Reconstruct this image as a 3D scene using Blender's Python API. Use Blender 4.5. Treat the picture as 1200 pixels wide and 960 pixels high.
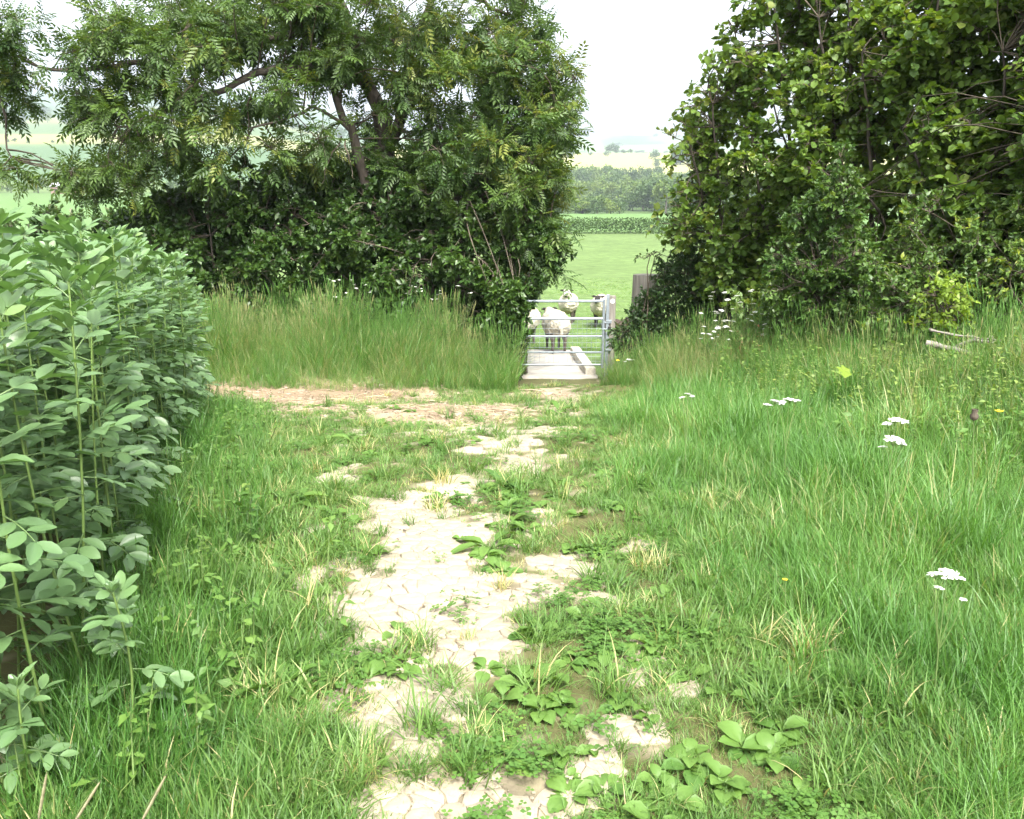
import bpy, bmesh, math, random
import numpy as np
from mathutils import Vector, Matrix, noise as mnoise

random.seed(7); RNG = np.random.default_rng(11)
for o in list(bpy.data.objects): bpy.data.objects.remove(o)
SC = bpy.context.scene
COL = SC.collection

# ------------------------------------------------------------------ camera
F = 1040.0; CX, CY = 600.0, 480.0; PITCH = math.atan(250 / F); CAMZ = 1.6
cam_d = bpy.data.cameras.new('camera'); cam = bpy.data.objects.new('camera', cam_d); COL.objects.link(cam)
cam.location = (0, 0, CAMZ); cam.rotation_euler = (math.pi / 2 - PITCH, 0, 0)
cam_d.sensor_width = 36; cam_d.lens = 36 * F / 1200; cam_d.clip_start = 0.05; cam_d.clip_end = 12000
SC.camera = cam

# ------------------------------------------------------------------ sky, sun, exposure
SUN_EL, SUN_AZ = math.radians(54), math.radians(165)      # azimuth from +Y towards +X: hazy sun high behind the camera
w = bpy.data.worlds.new('World'); SC.world = w; w.use_nodes = True
nt = w.node_tree; nt.nodes.clear()
sky = nt.nodes.new('ShaderNodeTexSky'); sky.sky_type = 'NISHITA'; sky.sun_disc = False
sky.sun_elevation = SUN_EL; sky.sun_rotation = SUN_AZ
sky.air_density = 1.0; sky.dust_density = 6.0; sky.ozone_density = 1.0
hsv = nt.nodes.new('ShaderNodeHueSaturation'); hsv.inputs['Saturation'].default_value = 0.25; hsv.inputs['Value'].default_value = 1.0
bg = nt.nodes.new('ShaderNodeBackground'); bg.inputs[1].default_value = 0.15
wo = nt.nodes.new('ShaderNodeOutputWorld')
nt.links.new(sky.outputs[0], hsv.inputs['Color']); nt.links.new(hsv.outputs[0], bg.inputs[0]); nt.links.new(bg.outputs[0], wo.inputs[0])
sun_d = bpy.data.lights.new('sun', 'SUN'); sun_d.energy = 2.0; sun_d.angle = math.radians(14); sun_d.color = (1, 0.96, 0.88)
sun = bpy.data.objects.new('sun', sun_d); COL.objects.link(sun)
sdir = Vector((math.sin(SUN_AZ) * math.cos(SUN_EL), math.cos(SUN_AZ) * math.cos(SUN_EL), math.sin(SUN_EL)))
sun.rotation_euler = sdir.to_track_quat('Z', 'Y').to_euler(); sun.location = sdir * 60
SC.view_settings.view_transform = 'Standard'; SC.view_settings.look = 'None'
SC.view_settings.exposure = 1.95; SC.view_settings.gamma = 1
SC.render.engine = 'CYCLES'
cy = SC.cycles
cy.use_adaptive_sampling = True; cy.adaptive_threshold = .025
cy.max_bounces = 5; cy.diffuse_bounces = 3; cy.glossy_bounces = 2; cy.transmission_bounces = 4; cy.volume_bounces = 0
cy.transparent_max_bounces = 4; cy.caustics_reflective = False; cy.caustics_refractive = False
cy.use_denoising = True

# ------------------------------------------------------------------ helpers: rays and terrain
cp, sp_ = math.cos(PITCH), math.sin(PITCH)
def ray(px, py):
    a = (px - CX) / F; b = (CY - py) / F
    return np.array([a, cp + b * sp_, -sp_ + b * cp])
def at(px, py, d):
    r = ray(px, py); t = d / r[1]
    return np.array([r[0] * t, d, CAMZ + r[2] * t])
def z_of_pix(py, d):
    e = np.arctan((CY - py) / F) - PITCH
    return CAMZ + d * np.tan(e)

def sstep(a, b, x):
    t = np.clip((np.asarray(x, float) - a) / (b - a), 0, 1); return t * t * (3 - 2 * t)
def wob(x, y, s=1.0, seed=0.0):
    x = x / s + seed * 3.7; y = y / s - seed * 2.3
    return (np.sin(1.7 * x + 2.1 * y + 1.3) + np.sin(-2.6 * x + 1.9 * y + 4.1 + np.sin(1.1 * y)) + np.sin(3.9 * x + 0.7 * y + 2.2 + 1.3 * np.sin(1.6 * x)) * .7
            + np.sin(-1.2 * x + 4.8 * y + .5) * .7 + np.sin(6.1 * x - 5.2 * y + 1.9) * .45 + np.sin(5.3 * x + 7.7 * y) * .4) / 2.6

_PY = np.array([-60, 0, 3, 5, 7, 9, 11, 12.5, 14, 17, 20, 25, 30, 45, 60, 111, 130.])
_PZ = np.array([0.4, 0, -.02, -.10, -.30, -.60, -.93, -1.14, -1.30, -1.45, -1.62, -1.95, -2.15, -2.5, -2.65, -2.88, -2.95])
_yy = np.linspace(-60, 130, 1901); _zz = np.interp(_yy, _PY, _PZ)
_k = np.hanning(17); _k /= _k.sum(); _zz = np.convolve(np.pad(_zz, 8, mode='edge'), _k, 'valid')
_RD = np.array([111, 150, 200, 260, 340, 420, 500, 700, 860, 1250, 1450, 1900, 2600, 3300, 4200.])
_RP = np.array([271.5, 267, 259, 252, 250, 243, 236, 216, 206, 179.5, 183, 186, 174, 161.5, 172.])
_LP = np.array([266, 259, 250, 241, 232, 225, 216, 192, 168, 149, 143, 133, 118, 107, 116.])
_RZ = z_of_pix(_RP, _RD); _LZ = z_of_pix(_LP, _RD)
def hedge_right(y):      # x of the right hedge foot at depth y
    return np.interp(y, [-5, 3, 6, 8, 10, 12, 13.6, 15], [4.6, 4.5, 4.5, 4.35, 3.7, 2.9, 2.2, 2.6])
def bean_edge(y):
    return np.interp(y, [-5, 2, 3, 4, 6, 8.7, 12], [-1.1, -1.18, -1.42, -1.72, -2.28, -3.1, -4.2])
def H(x, y):
    x = np.asarray(x, float); y = np.asarray(y, float)
    z = np.interp(y, _yy, _zz)
    yc = np.clip(y, 1, None); u = x / yc
    near = 1 - sstep(12.6, 14.6, y)
    # right bank under the hedge
    z = z + .42 * sstep(-2.0, 0.2, x - hedge_right(y)) * (1 - sstep(12.0, 13.8, y))
    # left bank under the ash
    z = z + .62 * sstep(11.0, 14.0, y) * sstep(0.3, -1.4, x + .25) * (1 - sstep(15.5, 22, y))
    z = z + (.018 * wob(x, y, .55) + .03 * wob(x, y, 1.7, 2)) * (1 - sstep(25, 60, y))
    far = y > 111
    zl = np.interp(y, _RD, _LZ); zr = np.interp(y, _RD, _RZ)
    t = sstep(-.32, -.06, u)
    zf = zl * (1 - t) + zr * t
    zf = zf + 9 * wob(x, y, 420, 1) * sstep(800, 2200, y) + .0 * y
    zl0 = np.interp(111., _RD, _LZ)
    z = z + (zl0 - _RZ[0]) * (1 - t) * sstep(35, 111, y) * (~far)
    return np.where(far, zf, z)
def Hs(x, y): return float(H(np.array([x]), np.array([y]))[0])
def hit(px, py):
    r = ray(px, py); t0 = .5
    ts = np.geomspace(1.2, 3000, 1500); P = np.array([0, 0, CAMZ]) + ts[:, None] * r
    below = P[:, 2] < H(P[:, 0], P[:, 1])
    i = int(np.argmax(below)) if below.any() else len(ts) - 1
    lo, hi = ts[max(i - 1, 0)], ts[i]
    for _ in range(20):
        m = (lo + hi) / 2; p = np.array([0, 0, CAMZ]) + m * r
        if p[2] < Hs(p[0], p[1]): hi = m
        else: lo = m
    return np.array([0, 0, CAMZ]) + hi * r

# bare patches on the track (photo measurements turned into ground ellipses)
_B = [(520,935,100,30,.62),(540,870,70,26,.55),(480,805,60,36,.66),(470,725,85,42,.95),(520,690,75,36,1),(600,695,70,18,.62),(500,640,65,36,.98),(480,605,55,24,.8),
      (535,572,38,16,.62),(575,532,40,12,.5),(607,546,30,13,.75),(590,507,55,9,.55),(640,482,45,7,.6),(655,462,26,8,.85),(650,665,40,12,.72),(690,705,48,13,.6),
      (725,860,52,22,.6),(390,830,45,24,.45),(300,605,40,12,.6),(250,745,48,15,.75),(350,680,36,13,.45),(760,770,34,13,.45),(540,765,50,24,.6),(450,905,55,26,.55),
      (680,930,45,18,.45),(620,600,26,10,.45),(615,515,20,7,.6),(740,640,30,8,.35),(400,560,36,10,.45),(330,520,40,8,.45)]
_BR = [(290,460,100,13,1),(400,466,110,13,1),(520,478,100,10,.85),(360,482,80,9,.7),(640,462,40,6,.5)]
def _mk(lst):
    out = []
    for (px, py, rx, ry, wt) in lst:
        c = hit(px, py); e = hit(px, py - ry); f = hit(px, min(py + ry, 1100))
        out.append((c[0], c[1], rx * np.linalg.norm(c - [0, 0, CAMZ]) / F, max(abs(e[1] - f[1]) / 2, .12), wt))
    return out
BARE, BROWN = _mk(_B), _mk(_BR)
def _ev(lst, x, y):
    m = np.zeros(np.shape(x))
    for (cx, cy_, rx, ry, wt) in lst:
        m = np.maximum(m, wt * np.exp(-(((x - cx) / rx) ** 2 + ((y - cy_) / ry) ** 2) * .8))
    return m
def bare(x, y):
    return np.clip(np.maximum(_ev(BARE, x, y), _ev(BROWN, x, y)) + .09 * np.exp(-((x - path_x(y) - .12) / .75) ** 2) * (np.asarray(y) < 12) + .24 * wob(x, y, .11, 3) + .22 * wob(x, y, .36, 5) - .06, 0, 1)
def path_x(y): return np.interp(y, [1.5, 2.3, 4, 6, 8, 10, 12, 14], [-.12, -.15, -.32, -.3, -.25, 0, .55, 1.0])

# ------------------------------------------------------------------ helpers: objects and meshes
def tag(o, label=None, cat=None, group=None, kind=None):
    if label: o['label'] = label
    if cat: o['category'] = cat
    if group: o['group'] = group
    if kind: o['kind'] = kind
    return o
def empty(name, loc, rz=0):
    o = bpy.data.objects.new(name, None); COL.objects.link(o); o.location = [float(v) for v in loc]; o.rotation_euler = (0, 0, rz)
    o.empty_display_size = .1
    return o
def npmesh(name, V, Fc, attrs=None, smooth=False, mat_idx=None):
    """V (n,3); Fc (m,k) uniform polygons, or list of such arrays"""
    me = bpy.data.meshes.new(name)
    V = np.asarray(V, np.float32)
    if isinstance(Fc, np.ndarray): Fc = [Fc]
    Fc = [f for f in Fc if len(f)]
    me.vertices.add(len(V)); me.vertices.foreach_set('co', V.ravel())
    loops = np.concatenate([f.ravel() for f in Fc]).astype(np.int32)
    tot = np.concatenate([np.full(len(f), f.shape[1]) for f in Fc]).astype(np.int32)
    st = np.concatenate([[0], np.cumsum(tot)[:-1]]).astype(np.int32)
    me.loops.add(len(loops)); me.loops.foreach_set('vertex_index', loops)
    me.polygons.add(len(tot)); me.polygons.foreach_set('loop_start', st); me.polygons.foreach_set('loop_total', tot)
    if mat_idx is not None: me.polygons.foreach_set('material_index', np.asarray(mat_idx, np.int32))
    if smooth: me.polygons.foreach_set('use_smooth', np.ones(len(tot), bool))
    me.update(calc_edges=True)
    for k, (typ, arr) in (attrs or {}).items():
        a = me.attributes.new(k, typ, 'POINT'); arr = np.asarray(arr, np.float32 if typ != 'INT' else np.int32)
        a.data.foreach_set('value' if typ in ('FLOAT', 'INT') else ('vector' if typ == 'FLOAT_VECTOR' else 'color'), arr.ravel())
    return me
def link(name, me, mat=None, parent=None, loc=None, rot=None, scale=None):
    o = bpy.data.objects.new(name, me); COL.objects.link(o)
    if mat is not None and me is not None and not len(me.materials): me.materials.append(mat)
    if parent is not None: o.parent = parent
    if loc is not None: o.location = [float(v) for v in loc]
    if rot is not None: o.rotation_euler = rot
    if scale is not None: o.scale = scale if hasattr(scale, '__len__') else (scale,) * 3
    return o
def frames(d, up):
    """rotation matrices (n,3,3): column 0 = side, column 1 = along d, column 2 = normal"""
    d = d / np.maximum(np.linalg.norm(d, axis=1, keepdims=True), 1e-9)
    s = np.cross(d, up); ln = np.linalg.norm(s, axis=1, keepdims=True)
    s = np.where(ln < 1e-4, np.array([[1., 0, 0]]), s / np.maximum(ln, 1e-6)); n = np.cross(s, d)
    return np.stack([s, d, n], axis=2)
def stamp(tV, tF, R, P, S):
    n, k = len(P), len(tV)
    V = np.einsum('nij,kj->nki', R, tV) * np.asarray(S).reshape(-1, 1, 1) + P[:, None, :]
    Fc = (tF[None] + (np.arange(n) * k)[:, None, None]).reshape(-1, tF.shape[1])
    return V.reshape(-1, 3), Fc
def tubes(lines, sides=5):
    """lines: list of (pts (m,3), radii (m,)) -> V, quads"""
    Vs, Fs, off = [], [], 0
    ang = np.arange(sides) * 2 * np.pi / sides
    for P, r in lines:
        P = np.asarray(P, float); r = np.asarray(r, float); m = len(P)
        T = np.gradient(P, axis=0); T /= np.maximum(np.linalg.norm(T, axis=1, keepdims=True), 1e-9)
        ref = np.array([0.13, .2, .97]) if abs(T[0][2]) < .9 else np.array([1., .1, 0])
        A = np.cross(T, ref); A /= np.maximum(np.linalg.norm(A, axis=1, keepdims=True), 1e-9); Bv = np.cross(T, A)
        ring = P[:, None] + r[:, None, None] * (np.cos(ang)[None, :, None] * A[:, None] + np.sin(ang)[None, :, None] * Bv[:, None])
        Vs.append(ring.reshape(-1, 3))
        i = np.arange(m - 1)[:, None] * sides; j = np.arange(sides)[None]; jn = (j + 1) % sides
        q = np.stack([i + j, i + jn, i + sides + jn, i + sides + j], axis=2).reshape(-1, 4) + off
        Fs.append(q); off += m * sides
        if r[-1] > .004 and sides == 4:
            Fs.append(np.array([[off - 4, off - 3, off - 2, off - 1]])); Fs.append(np.array([[off - m * 4 + 3, off - m * 4 + 2, off - m * 4 + 1, off - m * 4]]))
    return np.concatenate(Vs), np.concatenate(Fs)
def smooth_line(pts, n, jit=0.0, rng=RNG):
    pts = np.asarray(pts, float); m = len(pts)
    t = np.linspace(0, m - 1, n); i = np.clip(t.astype(int), 0, m - 2); f = (t - i)[:, None]
    p0 = pts[np.clip(i - 1, 0, m - 1)]; p1 = pts[i]; p2 = pts[i + 1]; p3 = pts[np.clip(i + 2, 0, m - 1)]
    out = .5 * (2 * p1 + (p2 - p0) * f + (2 * p0 - 5 * p1 + 4 * p2 - p3) * f ** 2 + (3 * p1 - p0 - 3 * p2 + p3) * f ** 3)
    if jit:
        e = rng.normal(0, jit, out.shape); e[0] = 0; out = out + e
    return out
class BM:
    """collects simple solids into one mesh"""
    def __init__(s): s.bm = bmesh.new()
    def box(s, c, d, rz=0, bev=0, M=None):
        r = bmesh.ops.create_cube(s.bm, size=1); vs = r['verts']
        m = Matrix.Translation(c) @ Matrix.Rotation(rz, 4, 'Z') @ Matrix.Diagonal((d[0], d[1], d[2], 1))
        if M is not None: m = M @ m
        bmesh.ops.transform(s.bm, matrix=m, verts=vs)
        if bev:
            es = list({e for v in vs for e in v.link_edges}); bmesh.ops.bevel(s.bm, geom=es, offset=bev, segments=2, profile=.5, affect='EDGES')
        return s
    def cyl(s, a, b, r, seg=12, r2=None):
        a, b = Vector(a), Vector(b); d = b - a
        m = Matrix.Translation((a + b) / 2) @ d.to_track_quat('Z', 'Y').to_matrix().to_4x4()
        bmesh.ops.create_cone(s.bm, cap_ends=True, segments=seg, radius1=r, radius2=r if r2 is None else r2, depth=d.length, matrix=m); return s
    def done(s, name, mat, parent=None, smooth=False, loc=None, rot=None):
        me = bpy.data.meshes.new(name); s.bm.to_mesh(me); s.bm.free()
        if smooth:
            me.polygons.foreach_set('use_smooth', np.ones(len(me.polygons), bool))
            try: me.set_sharp_from_angle(angle=math.radians(40))
            except Exception: pass
        return link(name, me, mat, parent, loc, rot)

# ------------------------------------------------------------------ materials
def nodes(name):
    m = bpy.data.materials.new(name); m.use_nodes = True; t = m.node_tree; t.nodes.clear()
    return m, t, (lambda k: t.nodes.new('ShaderNode' + k)), (lambda a, b: t.links.new(a, b))
def leaf_mat(name, c1, c2, c3=None, rough=.45, transl=.35, tcol=None, spec=.4, inst=False, noise_scale=0.0):
    """c1..c2 (..c3) are picked by the leaf's own 'tint' (age of the leaf)"""
    m, t, N, L = nodes(name)
    a = N('Attribute'); a.attribute_name = 'tint'
    if inst: a.attribute_type = 'INSTANCER'
    ramp = N('ValToRGB'); r = ramp.color_ramp
    r.elements[0].position = 0; r.elements[0].color = (*c1, 1); r.elements[1].position = .85 if c3 else 1; r.elements[1].color = (*c2, 1)
    if c3: e = r.elements.new(1.0); e.color = (*c3, 1)
    fac = a.outputs['Fac']
    if inst:
        b = N('Attribute'); b.attribute_name = 'blade'; ad = N('Math'); ad.operation = 'ADD'
        L(a.outputs['Fac'], ad.inputs[0]); L(b.outputs['Fac'], ad.inputs[1]); fac = ad.outputs[0]
    L(fac, ramp.inputs[0])
    p = N('BsdfPrincipled'); p.inputs['Roughness'].default_value = rough; p.inputs['Specular IOR Level'].default_value = spec
    L(ramp.outputs[0], p.inputs['Base Color'])
    tr = N('BsdfTranslucent'); mx = N('MixShader'); mx.inputs[0].default_value = transl
    mul = N('MixRGB'); mul.blend_type = 'MULTIPLY'; mul.inputs[0].default_value = 1; mul.inputs[2].default_value = (*(tcol or (1.6, 1.5, .6)), 1)
    L(ramp.outputs[0], mul.inputs[1]); L(mul.outputs[0], tr.inputs[0])
    o = N('OutputMaterial'); L(p.outputs[0], mx.inputs[1]); L(tr.outputs[0], mx.inputs[2]); L(mx.outputs[0], o.inputs[0])
    return m
def plain(name, c, rough=.6, metal=0, var=.25, scale=8, bump=0, spec=.4, c2=None, detail=4, stretch=None):
    m, t, N, L = nodes(name)
    tc = N('TexCoord'); n = N('TexNoise'); n.inputs['Scale'].default_value = scale; n.inputs['Detail'].default_value = detail
    if stretch:
        mp = N('Mapping'); mp.inputs['Scale'].default_value = stretch; L(tc.outputs['Object'], mp.inputs[0]); L(mp.outputs[0], n.inputs['Vector'])
    else: L(tc.outputs['Object'], n.inputs['Vector'])
    mx = N('MixRGB'); mx.inputs[1].default_value = (*[v * (1 - var) for v in c], 1); mx.inputs[2].default_value = (*(c2 or [min(v * (1 + var), .95) for v in c]), 1)
    cr = N('MapRange'); cr.inputs[1].default_value = .3; cr.inputs[2].default_value = .7; L(n.outputs[0], cr.inputs[0]); L(cr.outputs[0], mx.inputs[0])
    p = N('BsdfPrincipled'); p.inputs['Roughness'].default_value = rough; p.inputs['Metallic'].default_value = metal; p.inputs['Specular IOR Level'].default_value = spec
    L(mx.outputs[0], p.inputs['Base Color'])
    if bump:
        b = N('Bump'); b.inputs['Strength'].default_value = bump; b.inputs['Distance'].default_value = .02; L(n.outputs[0], b.inputs['Height']); L(b.outputs[0], p.inputs['Normal'])
    o = N('OutputMaterial'); L(p.outputs[0], o.inputs[0]); return m
def bump_soil(name, cols, scale=14, bump=.6, use_attr=False):
    m, t, N, L = nodes(name)
    tc = N('TexCoord'); n1 = N('TexNoise'); n1.inputs['Scale'].default_value = scale; n1.inputs['Detail'].default_value = 8; n1.inputs['Roughness'].default_value = .65
    n2 = N('TexNoise'); n2.inputs['Scale'].default_value = scale * .12; n2.inputs['Detail'].default_value = 5
    L(tc.outputs['Object'], n1.inputs['Vector']); L(tc.outputs['Object'], n2.inputs['Vector'])
    p = N('BsdfPrincipled'); p.inputs['Roughness'].default_value = .95; p.inputs['Specular IOR Level'].default_value = .15
    ad = N('Math'); ad.operation = 'MULTIPLY_ADD'; L(n1.outputs[0], ad.inputs[0]); ad.inputs[1].default_value = .55
    L(n2.outputs[0], ad.inputs[2]); mr = N('MapRange'); mr.inputs[1].default_value = .5; mr.inputs[2].default_value = 1.05; L(ad.outputs[0], mr.inputs[0])
    if use_attr:
        c = N('Attribute'); c.attribute_name = 'ground_col'
        mul = N('MixRGB'); mul.blend_type = 'MULTIPLY'; mul.inputs[0].default_value = 1
        gr = N('ValToRGB'); gr.color_ramp.elements[0].color = (.62, .62, .6, 1); gr.color_ramp.elements[1].color = (1.3, 1.3, 1.25, 1)
        L(mr.outputs[0], gr.inputs[0]); L(c.outputs['Color'], mul.inputs[1]); L(gr.outputs[0], mul.inputs[2]); L(mul.outputs[0], p.inputs['Base Color'])
    else:
        gr = N('ValToRGB'); gr.color_ramp.elements[0].color = (*cols[0], 1); gr.color_ramp.elements[1].color = (*cols[1], 1)
        L(mr.outputs[0], gr.inputs[0]); L(gr.outputs[0], p.inputs['Base Color'])
    b = N('Bump'); b.inputs['Strength'].default_value = bump; b.inputs['Distance'].default_value = .012; L(n1.outputs[0], b.inputs['Height']); L(b.outputs[0], p.inputs['Normal'])
    o = N('OutputMaterial'); L(p.outputs[0], o.inputs[0]); return m

M = {}
M['ground'] = bump_soil('ground_earth', None, use_attr=True)
M['plate'] = bump_soil('dry_clay', ((.19, .16, .115), (.37, .325, .245)), scale=22, bump=.5)
M['clod'] = bump_soil('brown_clod', ((.13, .095, .065), (.28, .22, .155)), scale=30, bump=.6)
M['bark'] = plain('ash_bark', (.075, .062, .05), .9, var=.45, scale=14, bump=.8, stretch=(1, 1, .25))
M['twig'] = plain('twig_bark', (.075, .06, .043), .85, var=.35, scale=10)
M['deadwood'] = plain('dead_wood', (.17, .155, .13), .85, var=.35, scale=12, bump=.5, stretch=(1, 1, .2))
M['galv'] = plain('galvanised_steel', (.27, .31, .34), .45, metal=.5, var=.2, scale=18)
M['wood'] = plain('weathered_timber', (.215, .20, .17), .9, var=.35, scale=9, bump=.7, stretch=(3, 3, .25))
M['concrete'] = plain('concrete', (.36, .335, .29), .9, var=.18, scale=6, bump=.4)
M['white'] = plain('white_plastic', (.8, .8, .78), .4, var=.03)
M['dark'] = plain('black_plastic', (.03, .03, .03), .5, var=.1)
M['ash'] = leaf_mat('ash_leaf', (.036, .078, .020), (.085, .145, .030), (.15, .18, .035), rough=.45, transl=.34)
M['ivy'] = leaf_mat('hedge_leaf_dark', (.022, .052, .012), (.058, .115, .020), (.10, .16, .028), rough=.42, transl=.25)
M['hazel'] = leaf_mat('hazel_leaf', (.055, .112, .018), (.120, .195, .030), (.17, .21, .04), rough=.5, transl=.36)
M['bramble'] = leaf_mat('bramble_leaf', (.045, .10, .02), (.10, .17, .035), (.21, .26, .03), rough=.45, transl=.33)
M['darkbush'] = leaf_mat('dark_bush_leaf', (.025, .06, .016), (.06, .115, .03), (.10, .11, .04), rough=.45, transl=.28)
M['bean'] = leaf_mat('bean_leaf', (.072, .140, .055), (.122, .205, .078), (.17, .25, .08), rough=.38, transl=.24, tcol=(1.3, 1.5, .6), spec=.6)
M['beanstem'] = plain('bean_stem', (.12, .19, .05), .5, var=.2)
M['grass'] = leaf_mat('grass_blade', (.055, .150, .026), (.125, .255, .055), (.32, .33, .15), rough=.42, transl=.38, inst=True)
M['turf'] = leaf_mat('turf_blade', (.065, .145, .028), (.140, .240, .058), (.42, .38, .19), rough=.5, transl=.35, inst=True)
M['clover'] = leaf_mat('clover_leaf', (.055, .13, .022), (.095, .19, .035), (.13, .22, .04), rough=.5, transl=.3, inst=True)
M['weed'] = leaf_mat('weed_leaf', (.055, .130, .022), (.115, .205, .04), (.18, .22, .05), rough=.5, transl=.3)
M['lime'] = leaf_mat('lime_leaf', (.12, .20, .025), (.22, .31, .035), rough=.5, transl=.4)
M['stem'] = plain('green_stem', (.11, .17, .05), .6, var=.25)
M['flower'] = leaf_mat('white_petal', (.72, .74, .66), (.84, .84, .80), rough=.7, transl=.25, tcol=(1, 1, 1))
M['yellow'] = leaf_mat('yellow_petal', (.75, .55, .02), (.8, .6, .03), rough=.6, transl=.25, tcol=(1, 1, 1))
M['seedhead'] = plain('pale_seed_head', (.34, .31, .19), .9, var=.25, scale=60)
M['fartree'] = leaf_mat('far_tree_leaf', (.036, .075, .022), (.075, .13, .032), (.11, .17, .035), rough=.6, transl=.22)
M['fartree_light'] = leaf_mat('far_tree_leaf_light', (.07, .13, .025), (.14, .20, .04), (.18, .24, .045), rough=.6, transl=.22)
M['roof'] = plain('pale_roof', (.5, .5, .52), .5, var=.1)
M['brick'] = plain('barn_wall', (.2, .13, .1), .9, var=.2)

# ------------------------------------------------------------------ ground sheet
def axis(parts):
    out = []
    for a, b, s in parts: out.append(np.arange(a, b, s))
    return np.unique(np.round(np.concatenate(out), 4))
half = np.concatenate([np.arange(0, 5.2, .055), np.arange(5.2, 9, .25), np.arange(9, 30, 1.), np.geomspace(30, 3400, 75)])
XS = np.unique(np.round(np.concatenate([-half, half]), 4))
YS = np.concatenate([np.arange(-60, 0, 6.), np.arange(0, 1.4, .2), np.arange(1.4, 13.5, .055), np.arange(13.5, 30, .3), np.arange(30, 111, 2.), np.geomspace(111, 4200, 170)])
GX, GY = np.meshgrid(XS, YS); GZ = H(GX, GY)
nx, ny = len(XS), len(YS)
bz = bare(GX, GY) * (GY < 14.6) * (GY > 0)
brn = np.clip(_ev(BROWN, GX, GY) + .2 * wob(GX, GY, .3), 0, 1) * (GY < 15)
gmask = sstep(.12, .36, bz)[..., None]
humus = np.array([.085, .085, .035]); clay = np.array([.27, .23, .165]); mulch = np.array([.21, .155, .105])
soil = clay * (1 - sstep(.3, .8, brn)[..., None]) + mulch * sstep(.3, .8, brn)[..., None]
soil = soil * (1 - .40 * (sstep(.40, .48, bz) * (GY < 7.4) * (brn < .4)))[..., None]   # subsoil tone below the dried crust, with crack shade put into the colour
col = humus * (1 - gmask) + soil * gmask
U = GX / np.clip(GY, 1, None)
past = np.array([.098, .150, .050]); pm = (sstep(14.2, 15.4, GY))[..., None]
pv = (1 + .10 * wob(GX, GY, 7, 4) + .06 * wob(GX, GY, 2.3, 1))[..., None]
col = col * (1 - pm) + past * pv * pm
# fields on the slopes
def setf(mask, c):
    global col
    mm = np.clip(mask, 0, 1)[..., None]; col = col * (1 - mm) + np.array(c) * mm
Lm = sstep(-.13, -.17, U)
def band(a, b, e=.04): return sstep(a * (1 - e), a * (1 + e), GY) * (1 - sstep(b * (1 - e), b * (1 + e), GY))
setf(band(114, 320), (.10, .18, .055)); setf(band(320, 800) * (1 - Lm), (.06, .10, .03)); setf(band(880, 1400) * (1 - Lm), (.33, .33, .12))
setf(band(880, 1010) * (1 - Lm) * sstep(.16, .02, U), (.20, .29, .08))
setf(sstep(1350, 1450, GY) * (1 - Lm), (.14, .21, .08))
for i, (a, b, c) in enumerate([(320, 410, (.10, .17, .055)), (410, 520, (.11, .165, .055)), (520, 860, (.075, .130, .058)), (860, 1060, (.24, .25, .09)), (1060, 1350, (.09, .14, .055)), (1350, 1700, (.18, .21, .08)), (1700, 5000, (.07, .12, .06))]):
    setf(band(a, b) * Lm, c)
setf(sstep(1800, 1900, GY) * (wob(GX, GY, 330, 7) > .55), (.06, .10, .04)); setf(sstep(1800, 1900, GY) * (wob(GX, GY, 260, 9) > .8), (.30, .32, .13))
idx = np.arange(nx * ny).reshape(ny, nx)
q = np.stack([idx[:-1, :-1], idx[:-1, 1:], idx[1:, 1:], idx[1:, :-1]], axis=2).reshape(-1, 4)
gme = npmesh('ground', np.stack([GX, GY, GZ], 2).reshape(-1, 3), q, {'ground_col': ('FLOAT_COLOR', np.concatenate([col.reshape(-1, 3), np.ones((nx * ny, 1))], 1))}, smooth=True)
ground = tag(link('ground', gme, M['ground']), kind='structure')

# cracked clay plates on the bare track: Voronoi cells with gaps
def voronoi_plates():
    s = .085; gx = np.arange(-2.2, 1.9, s); gy = np.arange(1.9, 7.6, s)
    A, Bq = np.meshgrid(gx, gy); rng = np.random.default_rng(5)
    P = np.stack([A + rng.uniform(-.48, .48, A.shape) * s, Bq + rng.uniform(-.48, .48, A.shape) * s], 2).reshape(-1, 2)
    br = bare(P[:, 0], P[:, 1]); keep = np.where((br > .34) & (_ev(BROWN, P[:, 0], P[:, 1]) < .35) & (P[:, 0] > bean_edge(P[:, 1]) + .15))[0]
    res = []
    for i in keep:
        c = P[i]; d2 = ((P - c) ** 2).sum(1); nb = np.argsort(d2)[1:16]
        poly = [c + s * 1.4 * np.array([math.cos(a), math.sin(a)]) for a in np.linspace(0, 2 * math.pi, 13)[:-1]]
        for j in nb:
            mid = (c + P[j]) / 2; n = (P[j] - c) / np.linalg.norm(P[j] - c)
            hsh = math.sin(mid[0] * 917.3 + mid[1] * 631.7) * 43758.5; hsh -= math.floor(hsh)
            gap = .0001 if hsh < .46 else max(.0008, .0026 + .0038 * float(wob(mid[0], mid[1], .3, 8)))
            new = []
            for k in range(len(poly)):
                a, b = poly[k], poly[(k + 1) % len(poly)]; da = (a - mid) @ n + gap; db = (b - mid) @ n + gap
                if da <= 0: new.append(a)
                if (da < 0) != (db < 0) and da != db: new.append(a + (b - a) * da / (da - db))
            poly = new
            if len(poly) < 3: break
        if len(poly) < 3: continue
        pts = []
        for k in range(len(poly)):
            a, b = np.array(poly[k]), np.array(poly[(k + 1) % len(poly)]); L_ = np.linalg.norm(b - a)
            if L_ < .008: continue
            m = 1 if L_ < .04 else 3
            for f in range(m):
                p = a + (b - a) * f / m
                pts.append(p + .011 * np.array([wob(p[0], p[1], .03, 1), wob(p[0], p[1], .03, 6)]))
        if len(pts) < 4: continue
        res.append((c, np.array(pts)))
    res.sort(key=lambda t: t[0][1]); return res
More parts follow.
